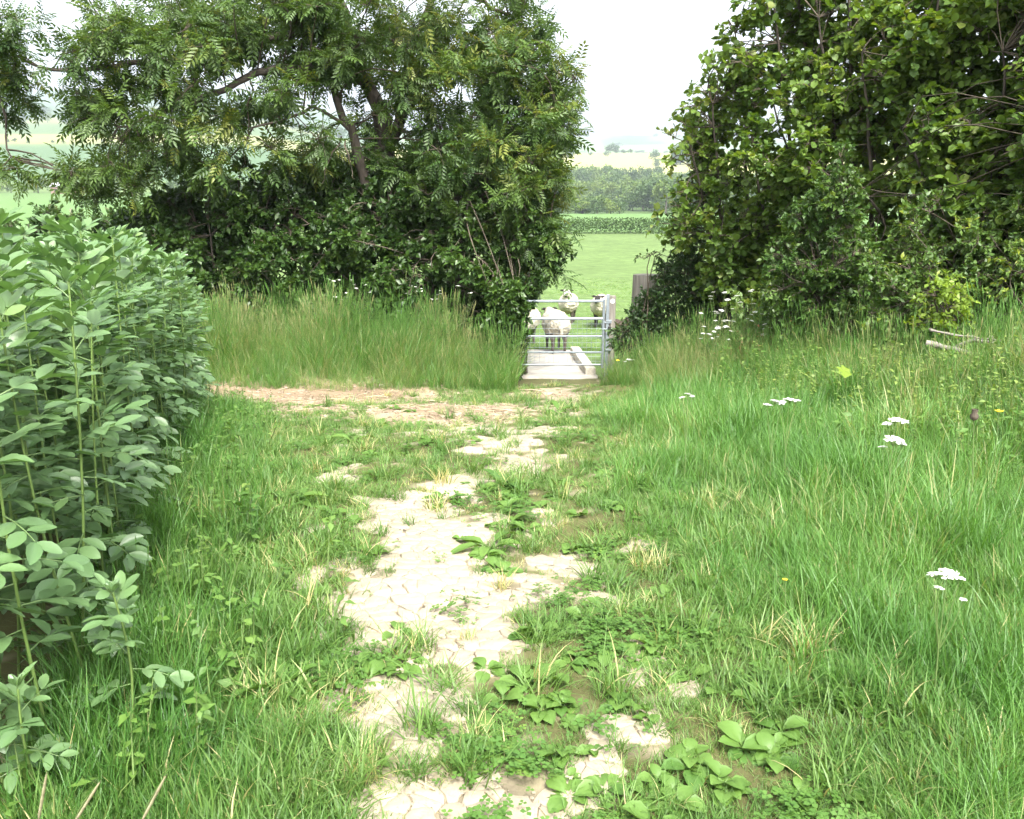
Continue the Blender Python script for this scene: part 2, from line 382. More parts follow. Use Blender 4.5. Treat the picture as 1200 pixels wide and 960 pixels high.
def plate_mesh(c, pts, rng):
    n = len(pts); tilt = rng.normal(0, .007, 2); h = .009 + .003 * float(wob(c[0], c[1], .25, 4))
    zc = Hs(*c)
    def zz(p): return H(p[:, 0], p[:, 1]) - zc + h + (p - c) @ tilt
    inn = c + (pts - c) * (1 - .0035 / np.maximum(np.linalg.norm(pts - c, axis=1, keepdims=True), .02)); mid = c + (pts - c) * .5
    V = np.concatenate([np.c_[pts - c, zz(pts) - .035], np.c_[pts - c, zz(pts) - .0018], np.c_[inn - c, zz(inn)], np.c_[mid - c, zz(mid) + rng.normal(0, .0010, n)], [[0, 0, h]]])
    i = np.arange(n); k = (i + 1) % n
    Q = np.concatenate([np.stack([a * n + i, a * n + k, a * n + n + k, a * n + n + i], 1) for a in range(3)])
    T = np.stack([3 * n + i, 3 * n + k, np.full(n, 4 * n)], 1)
    return V, Q, T, zc
plates = voronoi_plates(); prng = np.random.default_rng(3)
rest = [[], [], []]; off = 0
for i, (c, pts) in enumerate(plates):
    V, Q, T, zc = plate_mesh(c, pts, prng)
    if i < 290:
        me = npmesh('soil_plate', V, [Q, T]); link('soil_plate', me, M['plate'], ground, (c[0], c[1], zc))
    else:
        rest[0].append(V + [c[0], c[1], zc]); rest[1].append(Q + off); rest[2].append(T + off); off += len(V)
if rest[0]:
    o = link('far_soil_plates', npmesh('far_soil_plates', np.concatenate(rest[0]), [np.concatenate(rest[1]), np.concatenate(rest[2])], smooth=True), M['plate'], ground)
    tag(o, kind='stuff')

# ------------------------------------------------------------------ scatter (ground cover that nobody could count)
def scatter(name, P, rot, scale, which, tint, protos, label, cat):
    pc = bpy.data.collections.new(name + '_templates')
    for i, (me, mat) in enumerate(protos):
        if not len(me.materials): me.materials.append(mat)
        o = bpy.data.objects.new('%s_template_%02d' % (name, i), me); pc.objects.link(o)
    me = bpy.data.meshes.new(name); me.vertices.add(len(P)); me.vertices.foreach_set('co', np.asarray(P, np.float32).ravel())
    for nme, typ, arr in (('rot', 'FLOAT_VECTOR', rot), ('size', 'FLOAT_VECTOR', scale), ('which', 'INT', which), ('tint', 'FLOAT', tint)):
        a = me.attributes.new(nme, typ, 'POINT'); a.data.foreach_set('vector' if typ == 'FLOAT_VECTOR' else 'value', np.asarray(arr, np.int32 if typ == 'INT' else np.float32).ravel())
    me.update()
    o = link(name, me)
    g = bpy.data.node_groups.new(name + '_nodes', 'GeometryNodeTree')
    g.interface.new_socket('Geometry', in_out='INPUT', socket_type='NodeSocketGeometry'); g.interface.new_socket('Geometry', in_out='OUTPUT', socket_type='NodeSocketGeometry')
    N = g.nodes.new; gi, go = N('NodeGroupInput'), N('NodeGroupOutput'); ip = N('GeometryNodeInstanceOnPoints'); ci = N('GeometryNodeCollectionInfo')
    m2p = N('GeometryNodeMeshToPoints')
    ci.inputs['Collection'].default_value = pc; ci.inputs['Separate Children'].default_value = True; ci.inputs['Reset Children'].default_value = True
    def na(nm, ty):
        n = N('GeometryNodeInputNamedAttribute'); n.data_type = ty; n.inputs['Name'].default_value = nm; return n.outputs['Attribute']
    e2r = N('FunctionNodeEulerToRotation'); Lk = g.links.new
    Lk(gi.outputs[0], m2p.inputs['Mesh']); Lk(m2p.outputs[0], ip.inputs['Points']); Lk(ci.outputs[0], ip.inputs['Instance']); ip.inputs['Pick Instance'].default_value = True
    Lk(na('which', 'INT'), ip.inputs['Instance Index']); Lk(na('rot', 'FLOAT_VECTOR'), e2r.inputs[0]); Lk(e2r.outputs[0], ip.inputs['Rotation']); Lk(na('size', 'FLOAT_VECTOR'), ip.inputs['Scale'])
    Lk(ip.outputs[0], go.inputs[0])
    md = o.modifiers.new('scatter', 'NODES'); md.node_group = g
    return tag(o, label, cat, kind='stuff')

def blade(rng, h, wd, lean, bend, az, base, seg=4, twist=0.0):
    t = np.linspace(0, 1, seg + 1); ang = lean + bend * t ** 1.3
    st = h / seg; r = np.concatenate([[0], np.cumsum(np.sin(ang[:-1]) * st)]); z = np.concatenate([[0], np.cumsum(np.cos(ang[:-1]) * st)])
    wv = wd * np.where(t < .35, .75 + .7 * t, 1 - (t - .35) / .65 * .95) * .5
    d = np.array([math.cos(az), math.sin(az)]); s = np.array([-math.sin(az + twist), math.cos(az + twist)])
    c = np.c_[base[0] + r * d[0], base[1] + r * d[1], z]
    S = np.c_[np.outer(wv, s), np.zeros(seg + 1)]
    V = np.empty((2 * (seg + 1), 3)); V[0::2] = c - S; V[1::2] = c + S
    i = np.arange(seg) * 2; Q = np.stack([i, i + 1, i + 3, i + 2], 1); return V, Q
def tuft(seed, n, h, wd, rad, lean=(.05, .6), bend=(.2, 1.3), hvar=.35, heads=0, seg=4):
    rng = np.random.default_rng(seed); Vs, Qs, bl, off = [], [], [], 0
    for k in range(n):
        az = rng.uniform(0, 6.283); r = rad * math.sqrt(rng.uniform()); a2 = rng.uniform(0, 6.283)
        V, Q = blade(rng, h * rng.uniform(1 - hvar, 1 + hvar * .6), wd * rng.uniform(.7, 1.25), rng.uniform(*lean), rng.uniform(*bend), az, (r * math.cos(a2), r * math.sin(a2)), seg, rng.normal(0, .4))
        Vs.append(V); Qs.append(Q + off); off += len(V); bl.append(np.full(len(V), (rng.uniform(-.16, .16) if rng.uniform() > .06 else .5)))
    for k in range(heads):
        az = rng.uniform(0, 6.283); r = rad * math.sqrt(rng.uniform()); hh = h * rng.uniform(1.15, 1.5); ln = rng.uniform(.02, .18); b = np.array([r * math.cos(az), r * math.sin(az), 0])
        tip = b + np.array([math.cos(az) * math.sin(ln), math.sin(az) * math.sin(ln), math.cos(ln)]) * hh
        P = np.array([b, b * .4 + tip * .6, b * .14 + tip * .86, b * .06 + tip * .94, tip]); V, Q = tubes([(P, np.array([.0013, .0011, .0012, .0042, .001]))], 3)
        Vs.append(V); Qs.append(Q + off); off += len(V); bl.append(np.full(len(V), .12))
    return npmesh('tuft', np.concatenate(Vs), np.concatenate(Qs), {'blade': ('FLOAT', np.concatenate(bl))}, smooth=True)

def sample_ground(n, d0, d1, u0=-.66, u1=.66, power=1.0, rng=RNG):
    d = d0 + (d1 - d0) * rng.uniform(size=n) ** power; u = rng.uniform(u0, u1, n); return u * d, d
def in_bean(x, y): return (x < bean_edge(y) - .05) & (y < 9.0)
def lay(x, y, sink=.01): return np.c_[x, y, H(x, y) - sink]

# short turf and verge grass
short = [(tuft(100 + i, 17, .075, .0042, .045, (.1, 1.0), (.2, 1.2), .45, seg=3), M['turf']) for i in range(5)]
x, y = sample_ground(52000, 1.7, 14.6)
b = bare(x, y); dist = x - path_x(y)
p = (1 - sstep(.26, .60, b) * (.93 - .62 * sstep(.15, .75, wob(x, y, .17, 40) + .35 * wob(x, y, .5, 41)))) * np.interp(np.abs(dist), [0, .6, 1.3], [.55, .62, 1])
hr = np.interp(dist, [-9, 0, .5, .9, 1.4, 2.0, 2.6], [.06, .045, .05, .06, .09, .16, .2]); hl = np.interp(x - bean_edge(y), [0, .3, .8, 1.2], [.24, .17, .08, .06])
ln = np.where(dist > 0, hr, np.where(y < 9.5, hl, .07)) * (1 + .35 * wob(x, y, .35, 4))
ok = (RNG.uniform(size=len(x)) < p) & ~in_bean(x, y) & (x < hedge_right(y) + .4) & ~((y > 13.2) & (x > -.2))
ok &= ~((_ev(BROWN, x, y) > .45) & (RNG.uniform(size=len(x)) < .8))
x, y, b, ln, dist = x[ok], y[ok], b[ok], ln[ok], dist[ok]; n = len(x)
vg = .5 + .5 * np.clip(wob(x, y, .45, 12), -1, 1)
dry = np.clip(sstep(.2, .5, b) * .30 + .5 * sstep(.62, .9, .5 + .5 * wob(x, y, .3, 21)) * sstep(1.5, .2, np.abs(dist)), 0, .6)
sz = np.clip(ln / .075, .45, 3.0) * RNG.uniform(.7, 1.25, n) * np.where(b > .35, .55, 1)
tint = np.clip(.12 + .45 * vg + .22 * wob(x, y, .14, 51) + dry + RNG.normal(0, .13, n), 0, 1.1)
scatter('short_turf', lay(x, y), np.c_[RNG.normal(0, .12, n), RNG.normal(0, .12, n), RNG.uniform(0, 6.28, n)], np.c_[np.clip(sz, .6, 1.8), np.clip(sz, .6, 1.8), sz], RNG.integers(0, 5, n), tint, short, 'short green and yellowing turf covering the trodden track', 'grass')

long_ = [(tuft(200 + i, 15, .36, .0062, .06, (.03, .45), (.3, 1.7), .45, heads=1 if i == 0 else 0, seg=5), M['grass']) for i in range(5)]
x, y = sample_ground(34000, 1.7, 14.0)
dist = x - path_x(y); be = x - bean_edge(y)
wr = sstep(.85, 2.1, dist + .35 * wob(x, y, .6, 2)); wl = sstep(.75, .05, be + .2 * wob(x, y, .5, 7)) * (y < 9.4)
lnf = np.where(dist > 0, np.interp(dist, [.6, 1.2, 2.2, 4], [.45, .6, .95, 1.1]), np.interp(be, [0, .6], [.95, .5]))
ok = (RNG.uniform(size=len(x)) < np.maximum(wr, wl * .8)) & ~in_bean(x + .12, y) & (x < hedge_right(y) + .5) & ~((y > 12.6) & (x > .3) & (x < 1.95)) & ~((y > 9.5) & (x < .5))
x, y, lnf, dist = x[ok], y[ok], lnf[ok], dist[ok]; n = len(x)
lnf = lnf * (1 + .3 * wob(x, y, .7, 14)) * np.interp(y, [2, 5, 9, 13], [.75, .95, 1.0, .9])
sz = np.clip(lnf, .3, 1.5) * RNG.uniform(.65, 1.2, n)
tint = np.clip(.42 + .3 * wob(x, y, .9, 9) + RNG.normal(0, .13, n) - .22 * (dist < 0) + .12 * sstep(2.5, 4, x), 0, 1.05)
scatter('verge_grass', lay(x, y), np.c_[RNG.normal(0, .14, n), RNG.normal(0, .14, n), RNG.uniform(0, 6.28, n)], np.c_[sz * .9 + .1, sz * .9 + .1, sz], RNG.integers(0, 5, n), tint, long_, 'lush long green grass filling the verge', 'grass')

tall = [(tuft(300 + i, 13, .62, .0085, .09, (.02, .5), (.1, 1.5), .5, heads=3, seg=5), M['grass']) for i in range(4)]
x = RNG.uniform(-9, .0, 11000); y = RNG.uniform(11.2, 15.0, 11000)
front = 11.75 + .25 * wob(x, y, .9) + .5 * sstep(-1.6, .3, x)
ok = (y > front) & ~((x > .1) & (y > 13.0)); x, y = x[ok], y[ok]; n1 = len(x)
h1 = np.clip((y - 11.5) / 1.0, .40, 1) * RNG.uniform(.45, 1.1, n1) * (1 + .28 * wob(x, y, .55, 6))
x2 = RNG.uniform(-.8, 1.0, 5200); y2 = RNG.uniform(5, 13.6, 5200); x2 = hedge_right(y2) - .75 + x2 * .75
h2 = RNG.uniform(.35, 1.0, len(x2)) * (1 + .35 * wob(x2, y2, .5, 16)) * np.interp(x2 - hedge_right(y2), [-1.4, -.4, .3], [.55, .85, 1.0])
ok2 = ~((y2 > 12.7) & (x2 < 2.0)); x2, y2, h2 = x2[ok2], y2[ok2], h2[ok2]
x, y, h1 = np.concatenate([x, x2]), np.concatenate([y, y2]), np.concatenate([h1, h2]); n = len(x)
tint = np.clip(.68 + .2 * wob(x, y, 1.0, 3) + RNG.normal(0, .13, n), 0, .9)
scatter('tall_meadow_grass', lay(x, y), np.c_[RNG.normal(0, .16, n), RNG.normal(0, .16, n), RNG.uniform(0, 6.28, n)], np.c_[h1, h1, h1], RNG.integers(0, 4, n), tint, tall, 'tall seeding meadow grass along the foot of the hedges', 'grass')

# arching clumps that stand out of the turf
clump = [(tuft(350 + i, 46, .17, .0052, .05, (.15, .9), (.4, 1.5), .45, seg=5), M['turf']) for i in range(4)]
x, y = sample_ground(900, 2.0, 11.5, -.5, .5); dist = x - path_x(y); b = bare(x, y)
ok = (np.abs(dist) < 2.2) & (b < .6) & ~in_bean(x - .2, y); x, y = x[ok], y[ok]; n = len(x); sz = RNG.uniform(.45, 1.2, n)
scatter('grass_clumps', lay(x, y), np.c_[RNG.normal(0, .1, n), RNG.normal(0, .1, n), RNG.uniform(0, 6.28, n)], np.c_[sz, sz, sz * RNG.uniform(.7, 1.2, n)], RNG.integers(0, 4, n), np.clip(RNG.normal(.45, .3, n), 0, 1.0), clump, 'arching tufts of coarse grass standing out of the track turf', 'grass')

# pasture grass beyond the gate
x, y = sample_ground(16000, 14.6, 46, -.02, .25, 1.3)
ok = ~((x > .2) & (x < 2.1) & (y < 18.0)); x, y = x[ok], y[ok]; n = len(x)
sz = RNG.uniform(.5, 1.0, n) * np.where(y < 19, 1.5, 1.0)
scatter('pasture_grass', lay(x, y), np.c_[np.zeros(n), np.zeros(n), RNG.uniform(0, 6.28, n)], np.c_[sz * 1.5, sz * 1.5, sz * .8], RNG.integers(0, 5, n), np.clip(.5 + RNG.normal(0, .12, n), 0, .8), short, 'close grazed pasture grass in the sheep field', 'grass')

# clover and small herbs
def clover_mesh(seed):
    rng = np.random.default_rng(seed); Vs, Fs, off, bl = [], [], 0, []
    for k in range(12):
        p = rng.normal(0, .035, 2); h = rng.uniform(.015, .05); a0 = rng.uniform(0, 6.28); s = rng.uniform(.009, .016)
        for j in range(3):
            a = a0 + j * 2.094; d = np.array([math.cos(a), math.sin(a)]); e = np.array([-d[1], d[0]]); c = np.r_[p, h]
            V = np.array([c, c + np.r_[(d * .7 + e * .55) * s, .15 * s], c + np.r_[d * s * 1.25, .05 * s], c + np.r_[(d * .7 - e * .55) * s, .15 * s]])
            Vs.append(V); Fs.append(np.array([[0, 1, 2, 3]]) + off); off += 4; bl.append(np.full(4, rng.uniform(-.2, .2)))
    return npmesh('herb', np.concatenate(Vs), np.concatenate(Fs), {'blade': ('FLOAT', np.concatenate(bl))})
herbs = [(clover_mesh(i), M['clover']) for i in range(4)]
x, y = sample_ground(15000, 1.8, 11)
b = bare(x, y); g = .5 + .5 * wob(x, y, .4, 31); dist = np.abs(x - path_x(y))
ok = (RNG.uniform(size=len(x)) < sstep(.55, .85, g) * (1 - sstep(.2, .45, b) * .9) * sstep(2.3, 1.2, dist)) & ~in_bean(x, y)
x, y = x[ok], y[ok]; n = len(x); sz = RNG.uniform(.6, 1.2, n)
scatter('clover_cover', lay(x, y, -.004), np.c_[RNG.normal(0, .15, n), RNG.normal(0, .15, n), RNG.uniform(0, 6.28, n)], np.c_[sz, sz, sz], RNG.integers(0, 4, n), np.clip(.45 + RNG.normal(0, .2, n), 0, 1), herbs, 'low clover and small herbs mixed into the turf', 'clover')

# clods and crumbs of earth
def clod_mesh(seed):
    rng = np.random.default_rng(seed); bm = bmesh.new(); bmesh.ops.create_icosphere(bm, subdivisions=1, radius=1)
    for v in bm.verts: v.co = Vector((v.co.x * rng.uniform(.6, 1.2), v.co.y * rng.uniform(.6, 1.2), v.co.z * rng.uniform(.35, .75)))
    me = bpy.data.meshes.new('clod'); bm.to_mesh(me); bm.free(); return me
def straw_mesh(seed):
    V, Q = tubes([(np.array([[-3.2, 0, .2], [0, .25, .35], [3.0, -.2, .2]]), np.array([.14, .16, .12]))], 4); return npmesh('straw', V, Q)
M['straw'] = plain('old_straw', (.36, .29, .19), .9, var=.35)
clods = [(clod_mesh(i), M['clod']) for i in range(4)] + [(clod_mesh(10 + i), M['plate']) for i in range(3)] + [(straw_mesh(0), M['straw'])]
x, y = sample_ground(26000, 1.9, 13.5, -.5, .3); b = bare(x, y); br = _ev(BROWN, x, y)
ok = (RNG.uniform(size=len(x)) < np.where(br > .3, .95, sstep(.3, .6, b) * .6)) & ~in_bean(x, y); x, y, br = x[ok], y[ok], br[ok]; n = len(x)
wh = np.where(br > .3, np.where(RNG.uniform(size=n) < .35, 7, RNG.integers(0, 6, n)), np.where(RNG.uniform(size=n) < .22, 7, RNG.integers(4, 7, n)))
sz = np.exp(RNG.normal(-4.9, .5, n)) * np.where(br > .3, 1.9, 1)
scatter('loose_clods', np.c_[x, y, H(x, y) + .004], np.c_[np.zeros(n), np.zeros(n), RNG.uniform(0, 6.28, n)], np.c_[sz, sz, sz], wh, RNG.uniform(size=n), clods, 'loose brown clods and straw bits on bare earth', 'soil')

# ------------------------------------------------------------------ leaf templates
def kite(l=1., w=.5, fold=.12, droop=.1):
    V = np.array([[0, 0, 0], [-w / 2, .42 * l, fold * w], [0, l, -droop * l], [w / 2, .42 * l, fold * w], [0, .45 * l, 0]])
    return V, np.array([[0, 4, 1], [1, 4, 2], [0, 3, 4], [4, 3, 2]])
def kite2(l=1., w=.5, droop=.05):
    return np.array([[0, 0, 0], [-w / 2, .42 * l, .06], [0, l, -droop * l], [w / 2, .42 * l, .06]]), np.array([[0, 3, 2], [0, 2, 1]])
def round_leaf():
    V = np.array([[0, 0, 0], [-.40, .30, .05], [-.40, .72, .05], [0, 1.06, -.10], [.40, .72, .05], [.40, .30, .05]])
    return V, np.array([[0, 2, 1], [0, 3, 2], [0, 4, 3], [0, 5, 4]])
def ash_leaf():
    V, Fs, off = [], [], 0; Lr = 1.0
    def lf(base, d, l, wd, up):
        nonlocal off
        d = np.array(d, float); d /= np.linalg.norm(d); s = np.cross(d, [0, 0, 1.]); b = np.array(base)
        V.extend([b, b + d * l * .45 - s * wd / 2 + [0, 0, up], b + d * l + [0, 0, -.06], b + d * l * .45 + s * wd / 2 + [0, 0, up]]); Fs.extend([[off, off + 3, off + 2], [off, off + 2, off + 1]]); off += 4
    for k in range(4):
        yb = .22 + k * .19; zb = -.12 * yb ** 2
        for sg in (-1, 1): lf((0, yb, zb), (sg * .8, .62, -.18), .34 - .01 * k, .125, .012)
    lf((0, .9, -.12), (0, 1, -.2), .34, .13, .012)
    lf((0, 0, 0), (0, 1, -.06), .9, .012, 0)
    return np.array(V), np.array(Fs)
T_ASH, T_ROUND, T_KITE, T_KITE2 = ash_leaf(), round_leaf(), kite(1, .55), kite2(1, .6)

# ------------------------------------------------------------------ woody plants: limbs, twigs, leaves
def clump_crown(rng, clumps, limb_pts, tpl, leaf_len, leaves_per_twig, twigs, twig_r=.006, droop=.25, up=.5, len_var=.3, connect=True, spread=1.0, tints=(0.15, .75), start_r=.018):
    """clumps: (n,4) centre + radius.  Leaves sit along short twigs that spring from a branchlet joined to the nearest limb."""
    lines, LP, LD, TN = [], [], [], []; use = np.zeros(len(limb_pts))
    for (cx, cy_, cz, r) in clumps:
        c = np.array([cx, cy_, cz])
        if connect and len(limb_pts):
            d2 = ((limb_pts[:, :3] - c) ** 2).sum(1); jn = int(np.argmin(d2 * (1 + .5 * use))); use[jn] += 1; a = limb_pts[jn, :3]; dd = math.sqrt(d2[jn])
            if dd > .15:
                mid = (a + c) / 2 + rng.normal(0, .10 * dd, 3) + [0, 0, .08 * dd]
                lines.append((smooth_line([a, mid, c], 6), np.linspace(min(start_r, .006 + .010 * dd), twig_r, 6)))
            out = (c - a) / max(dd, .01)
        else: out = np.array([0, 0, .6])
        ct = rng.uniform(*tints)
        for k in range(twigs):
            v = rng.normal(0, 1, 3); v /= np.linalg.norm(v); v = v + out * .55; v /= np.linalg.norm(v)
            Lt = r * rng.uniform(.6, 1.15); e = c + v * Lt * np.array([spread, spread, .85]) - [0, 0, droop * Lt * .4]
            mid = (c + e) / 2 + [0, 0, .12 * Lt]
            lines.append((np.array([c, mid, e]), np.array([twig_r, twig_r * .75, twig_r * .35])))
            m = leaves_per_twig; t = np.sqrt(rng.uniform(.06, 1, m))[:, None]
            p = (1 - t) ** 2 * c + 2 * t * (1 - t) * mid + t ** 2 * e
            LP.append(p); LD.append(v * .55 + rng.normal(0, .62, (m, 3)) - [0, 0, droop]); TN.append(np.clip(ct + rng.normal(0, .16, m), 0, 1))
    LP, LD, TN = np.concatenate(LP), np.concatenate(LD), np.concatenate(TN); n = len(LP)
    R = frames(LD, rng.normal(0, .55, (n, 3)) + [0, 0, up + .5])
    V, Fc = stamp(tpl[0], tpl[1], R, LP, leaf_len * np.exp(rng.normal(0, len_var, n)).clip(.45, 1.6))
    return V, Fc, np.repeat(TN, len(tpl[0])), lines
def poly_inside(poly, px, py):
    poly = np.array(poly, float); x0, y0 = poly[:, 0], poly[:, 1]; x1, y1 = np.roll(x0, -1), np.roll(y0, -1)
    c = ((y0[None] > py[:, None]) != (y1[None] > py[:, None])) & (px[:, None] < (x1 - x0)[None] * (py[:, None] - y0[None]) / np.where(y1 - y0 == 0, 1e-9, y1 - y0)[None] + x0[None])
    return c.sum(1) % 2 == 1
def ellipses_to_clumps(rng, E, d0, r, n_per=1.0):
    out = []
    for (cx, cy_, rx, ry, n, dd, thick) in E:
        n = int(n * n_per)
        for k in range(n):
            v = rng.normal(0, 1, 3); v *= rng.uniform(.15, 1) ** (1 / 2.2) / np.linalg.norm(v)
            d = d0 + dd + v[1] * thick; p = at(cx + v[0] * rx, cy_ + v[2] * ry, d); out.append([*p, r * rng.uniform(.7, 1.25)])
    return np.array(out)
def poly_to_clumps(rng, poly, n, dfun, thick, r):
    poly = np.array(poly, float); lo, hi = poly.min(0), poly.max(0); px = rng.uniform(lo[0], hi[0], n * 4); py = rng.uniform(lo[1], hi[1], n * 4)
    k = poly_inside(poly, px, py); px, py = px[k][:n], py[k][:n]; out = []
    for a, b_ in zip(px, py):
        d = dfun(a, b_) + thick * (rng.uniform(0, 1) ** 1.5); p = at(a, b_, d); p[2] = max(p[2], Hs(p[0], p[1]) + .05); out.append([*p, r * rng.uniform(.7, 1.3)])
    return np.array(out)
def woody(name, label, cat, base, limbs, clumps_list, twig_mat, bark_mat, sides=7, group=None, leafname='crown', trunk_name='trunk'):
    root = empty(name, base); tag(root, label, cat, group); B = np.array(base, float)
    if limbs:
        V, Q = tubes(limbs, sides); link(trunk_name, npmesh(trunk_name, V - B, Q, smooth=True), bark_mat, root)
    tw = []
    for (V, Fc, tn, lines, mat, nm) in clumps_list:
        o = link(nm or leafname, npmesh(nm or leafname, V - B, Fc, {'tint': ('FLOAT', tn)}), mat, root); tag(o, kind='stuff'); tw += lines
    if tw:
        V, Q = tubes(tw, 3); o = link('twigs', npmesh('twigs', V - B, Q, smooth=True), twig_mat, root); tag(o, kind='stuff')
    return root
def limb(pts, r0, r1, n=14, jit=.02):
    P = smooth_line([at(*p) for p in pts], n, jit); return (P, np.linspace(r0, r1, n) ** 1.0)
def limb_cloud(limbs): return np.concatenate([l[0] for l in limbs])

# ------------------------------------------------------------------ ash tree
rng = np.random.default_rng(21)
AL = [limb([(462, 345, 15.6), (458, 260, 15.6), (452, 190, 15.6), (447, 130, 15.6)], .24, .15, 12, .01),
      limb([(447, 130, 15.6), (425, 90, 15.5), (408, 40, 15.4), (395, -20, 15.3), (380, -130, 15.2)], .13, .05),
      limb([(452, 190, 15.6), (470, 140, 15.8), (492, 98, 15.8), (480, 60, 15.9), (510, -10, 16), (530, -140, 16)], .11, .04),
      limb([(462, 330, 15.6), (430, 220, 15.1), (412, 155, 14.9), (395, 120, 14.8), (385, 60, 14.7)], .11, .04),
      limb([(425, 95, 15.5), (385, 84, 15.0), (345, 78, 14.6), (300, 87, 14.3), (270, 102, 14.1), (235, 116, 14.0), (200, 128, 13.9), (165, 140, 13.8), (138, 150, 13.8)], .085, .014, 22),
      limb([(412, 155, 14.9), (370, 125, 14.5), (340, 138, 14.3), (300, 150, 14.1), (275, 178, 14.0), (262, 190, 14.0)], .03, .008),
      limb([(408, 40, 15.4), (330, 42, 14.8), (250, 62, 14.3), (170, 74, 14.0), (100, 80, 13.8), (50, 78, 13.7), (15, 62, 13.6)], .07, .014, 20),
      limb([(395, -20, 15.3), (300, -55, 14.7), (200, -60, 14.2), (100, -50, 14), (10, -25, 13.8), (-60, 40, 13.6)], .06, .015, 18),
      limb([(455, 200, 15.6), (520, 172, 15.3), (580, 165, 15.1), (630, 150, 15.0), (660, 135, 15.0)], .07, .012),
      limb([(485, 95, 15.8), (545, 78, 15.7), (610, 78, 15.6), (655, 88, 15.5), (680, 92, 15.5)], .06, .01),
      limb([(510, -10, 16), (560, 0, 15.9), (600, 20, 15.9), (615, 10, 15.9)], .05, .012),
      limb([(460, 260, 15.6), (530, 232, 15.0), (590, 250, 14.8), (625, 280, 14.7), (645, 300, 14.7)], .06, .01),
      limb([(-60, 40, 13.6), (-10, 90, 13.6), (5, 140, 13.6), (12, 180, 13.6), (22, 190, 13.6)], .03, .005)]
ALP = limb_cloud(AL)
E = [(545, 95, 120, 95, 54, 0, 1.8), (625, 100, 55, 50, 26, -.2, 1.0), (440, 40, 110, 75, 38, 0, 1.8), (355, 45, 85, 50, 30, -.6, 1.4), (300, 12, 120, 40, 30, -.9, 1.4), (200, 38, 95, 48, 26, -1.4, 1.3),
     (130, 60, 60, 50, 13, -1.6, 1.0), (130, 125, 48, 40, 11, -1.7, .9), (185, 158, 48, 36, 11, -1.7, .8), (215, 105, 50, 24, 9, -1.6, .8), (85, 200, 16, 20, 3, -1.7, .4), (150, 196, 44, 24, 8, -1.7, .6), (112, 222, 26, 8, 2, -1.7, .4),
     (12, 45, 24, 45, 7, -1.9, .7), (6, 110, 18, 50, 6, -1.9, .4), (10, 195, 22, 8, 2, -1.9, .2), (560, 205, 100, 72, 62, -.4, 1.6), (622, 262, 34, 48, 18, -.8, .8), (455, 170, 85, 45, 26, -.3, 1.3), (243, 185, 26, 26, 6, -1.6, .4),
     (345, 172, 40, 28, 8, -1.3, .6), (330, 110, 40, 18, 7, -1.3, .6), (640, 150, 30, 50, 14, -.5, .8), (400, -75, 330, 55, 40, -.5, 2.2), (640, 205, 22, 18, 6, -.8, .5), (640, 300, 18, 24, 6, -.9, .4),
     (260, 140, 24, 18, 4, -1.6, .4), (600, 15, 30, 28, 8, .2, .8)]
cl = ellipses_to_clumps(rng, E, 15.5, .37)
V, Fc, tn, lines = clump_crown(rng, cl, ALP, T_ASH, .225, 7, 6, droop=.2, tints=(.1, .9))
# dead twigs hanging in front
for (a, b_, c_) in [((293, 95), (290, 140), (285, 190)), ((240, 118), (235, 150), (228, 185)), ((400, 160), (385, 190), (380, 215)), ((405, 165), (410, 195), (415, 210)), ((205, 128), (190, 150), (180, 190)), ((250, 170), (246, 185), (242, 200))]:
    P = smooth_line([at(*a, 14.0), at(*b_, 13.9), at(*c_, 13.9)], 8, .03); lines.append((P, np.linspace(.016, .005, 8)))
ash = woody('ash_tree', 'large ash tree with spreading drooping limbs and feathery leaves above the dark hedge', 'tree', at(462, 350, 15.6), AL, [(V, Fc, tn, lines, M['ash'], None)], M['twig'], M['bark'])
NT = {'ash': len(Fc)}

# dark hedge under the ash
rng = np.random.default_rng(22)
poly = [(120, 275), (175, 245), (235, 218), (290, 192), (350, 205), (400, 205), (480, 195), (560, 215), (620, 240), (648, 285), (655, 312), (618, 345), (606, 395), (600, 436), (570, 425), (430, 368), (330, 352), (240, 345), (190, 325), (120, 300)]
c1 = poly_to_clumps(rng, poly, 820, lambda a, b_: 13.95 + 1.1 * max(0, (300 - b_) / 110) + .45 * float(wob(a, b_, 45., 5)), 1.4, .27)
hl = []
for k in range(26):
    px = rng.uniform(200, 620); b0 = at(px, 350, rng.uniform(14.5, 15.2)); b0[2] = Hs(b0[0], b0[1]) - .05
    e = at(px + rng.normal(0, 30), rng.uniform(215, 290), rng.uniform(14.2, 15.4)); hl.append((smooth_line([b0, (b0 + e) / 2 + rng.normal(0, .15, 3), e], 8, .02), np.linspace(.035, .012, 8)))
c1 = np.concatenate([c1, poly_to_clumps(rng, [(570, 330), (612, 335), (606, 390), (602, 440), (575, 440)], 70, lambda a, b_: 13.45, .5, .2)])
V1 = clump_crown(rng, c1, limb_cloud(hl), T_KITE2, .085, 22, 7, droop=.15, tints=(.05, .7), start_r=.012)
NT['hedge'] = len(V1[1])
woody('hedge_thicket', 'dark dense ivy and hawthorn thicket beneath the ash tree', 'hedge', at(430, 350, 14.6), hl, [(*V1, M['ivy'], 'foliage')], M['twig'], M['bark'], 5, trunk_name='stems')

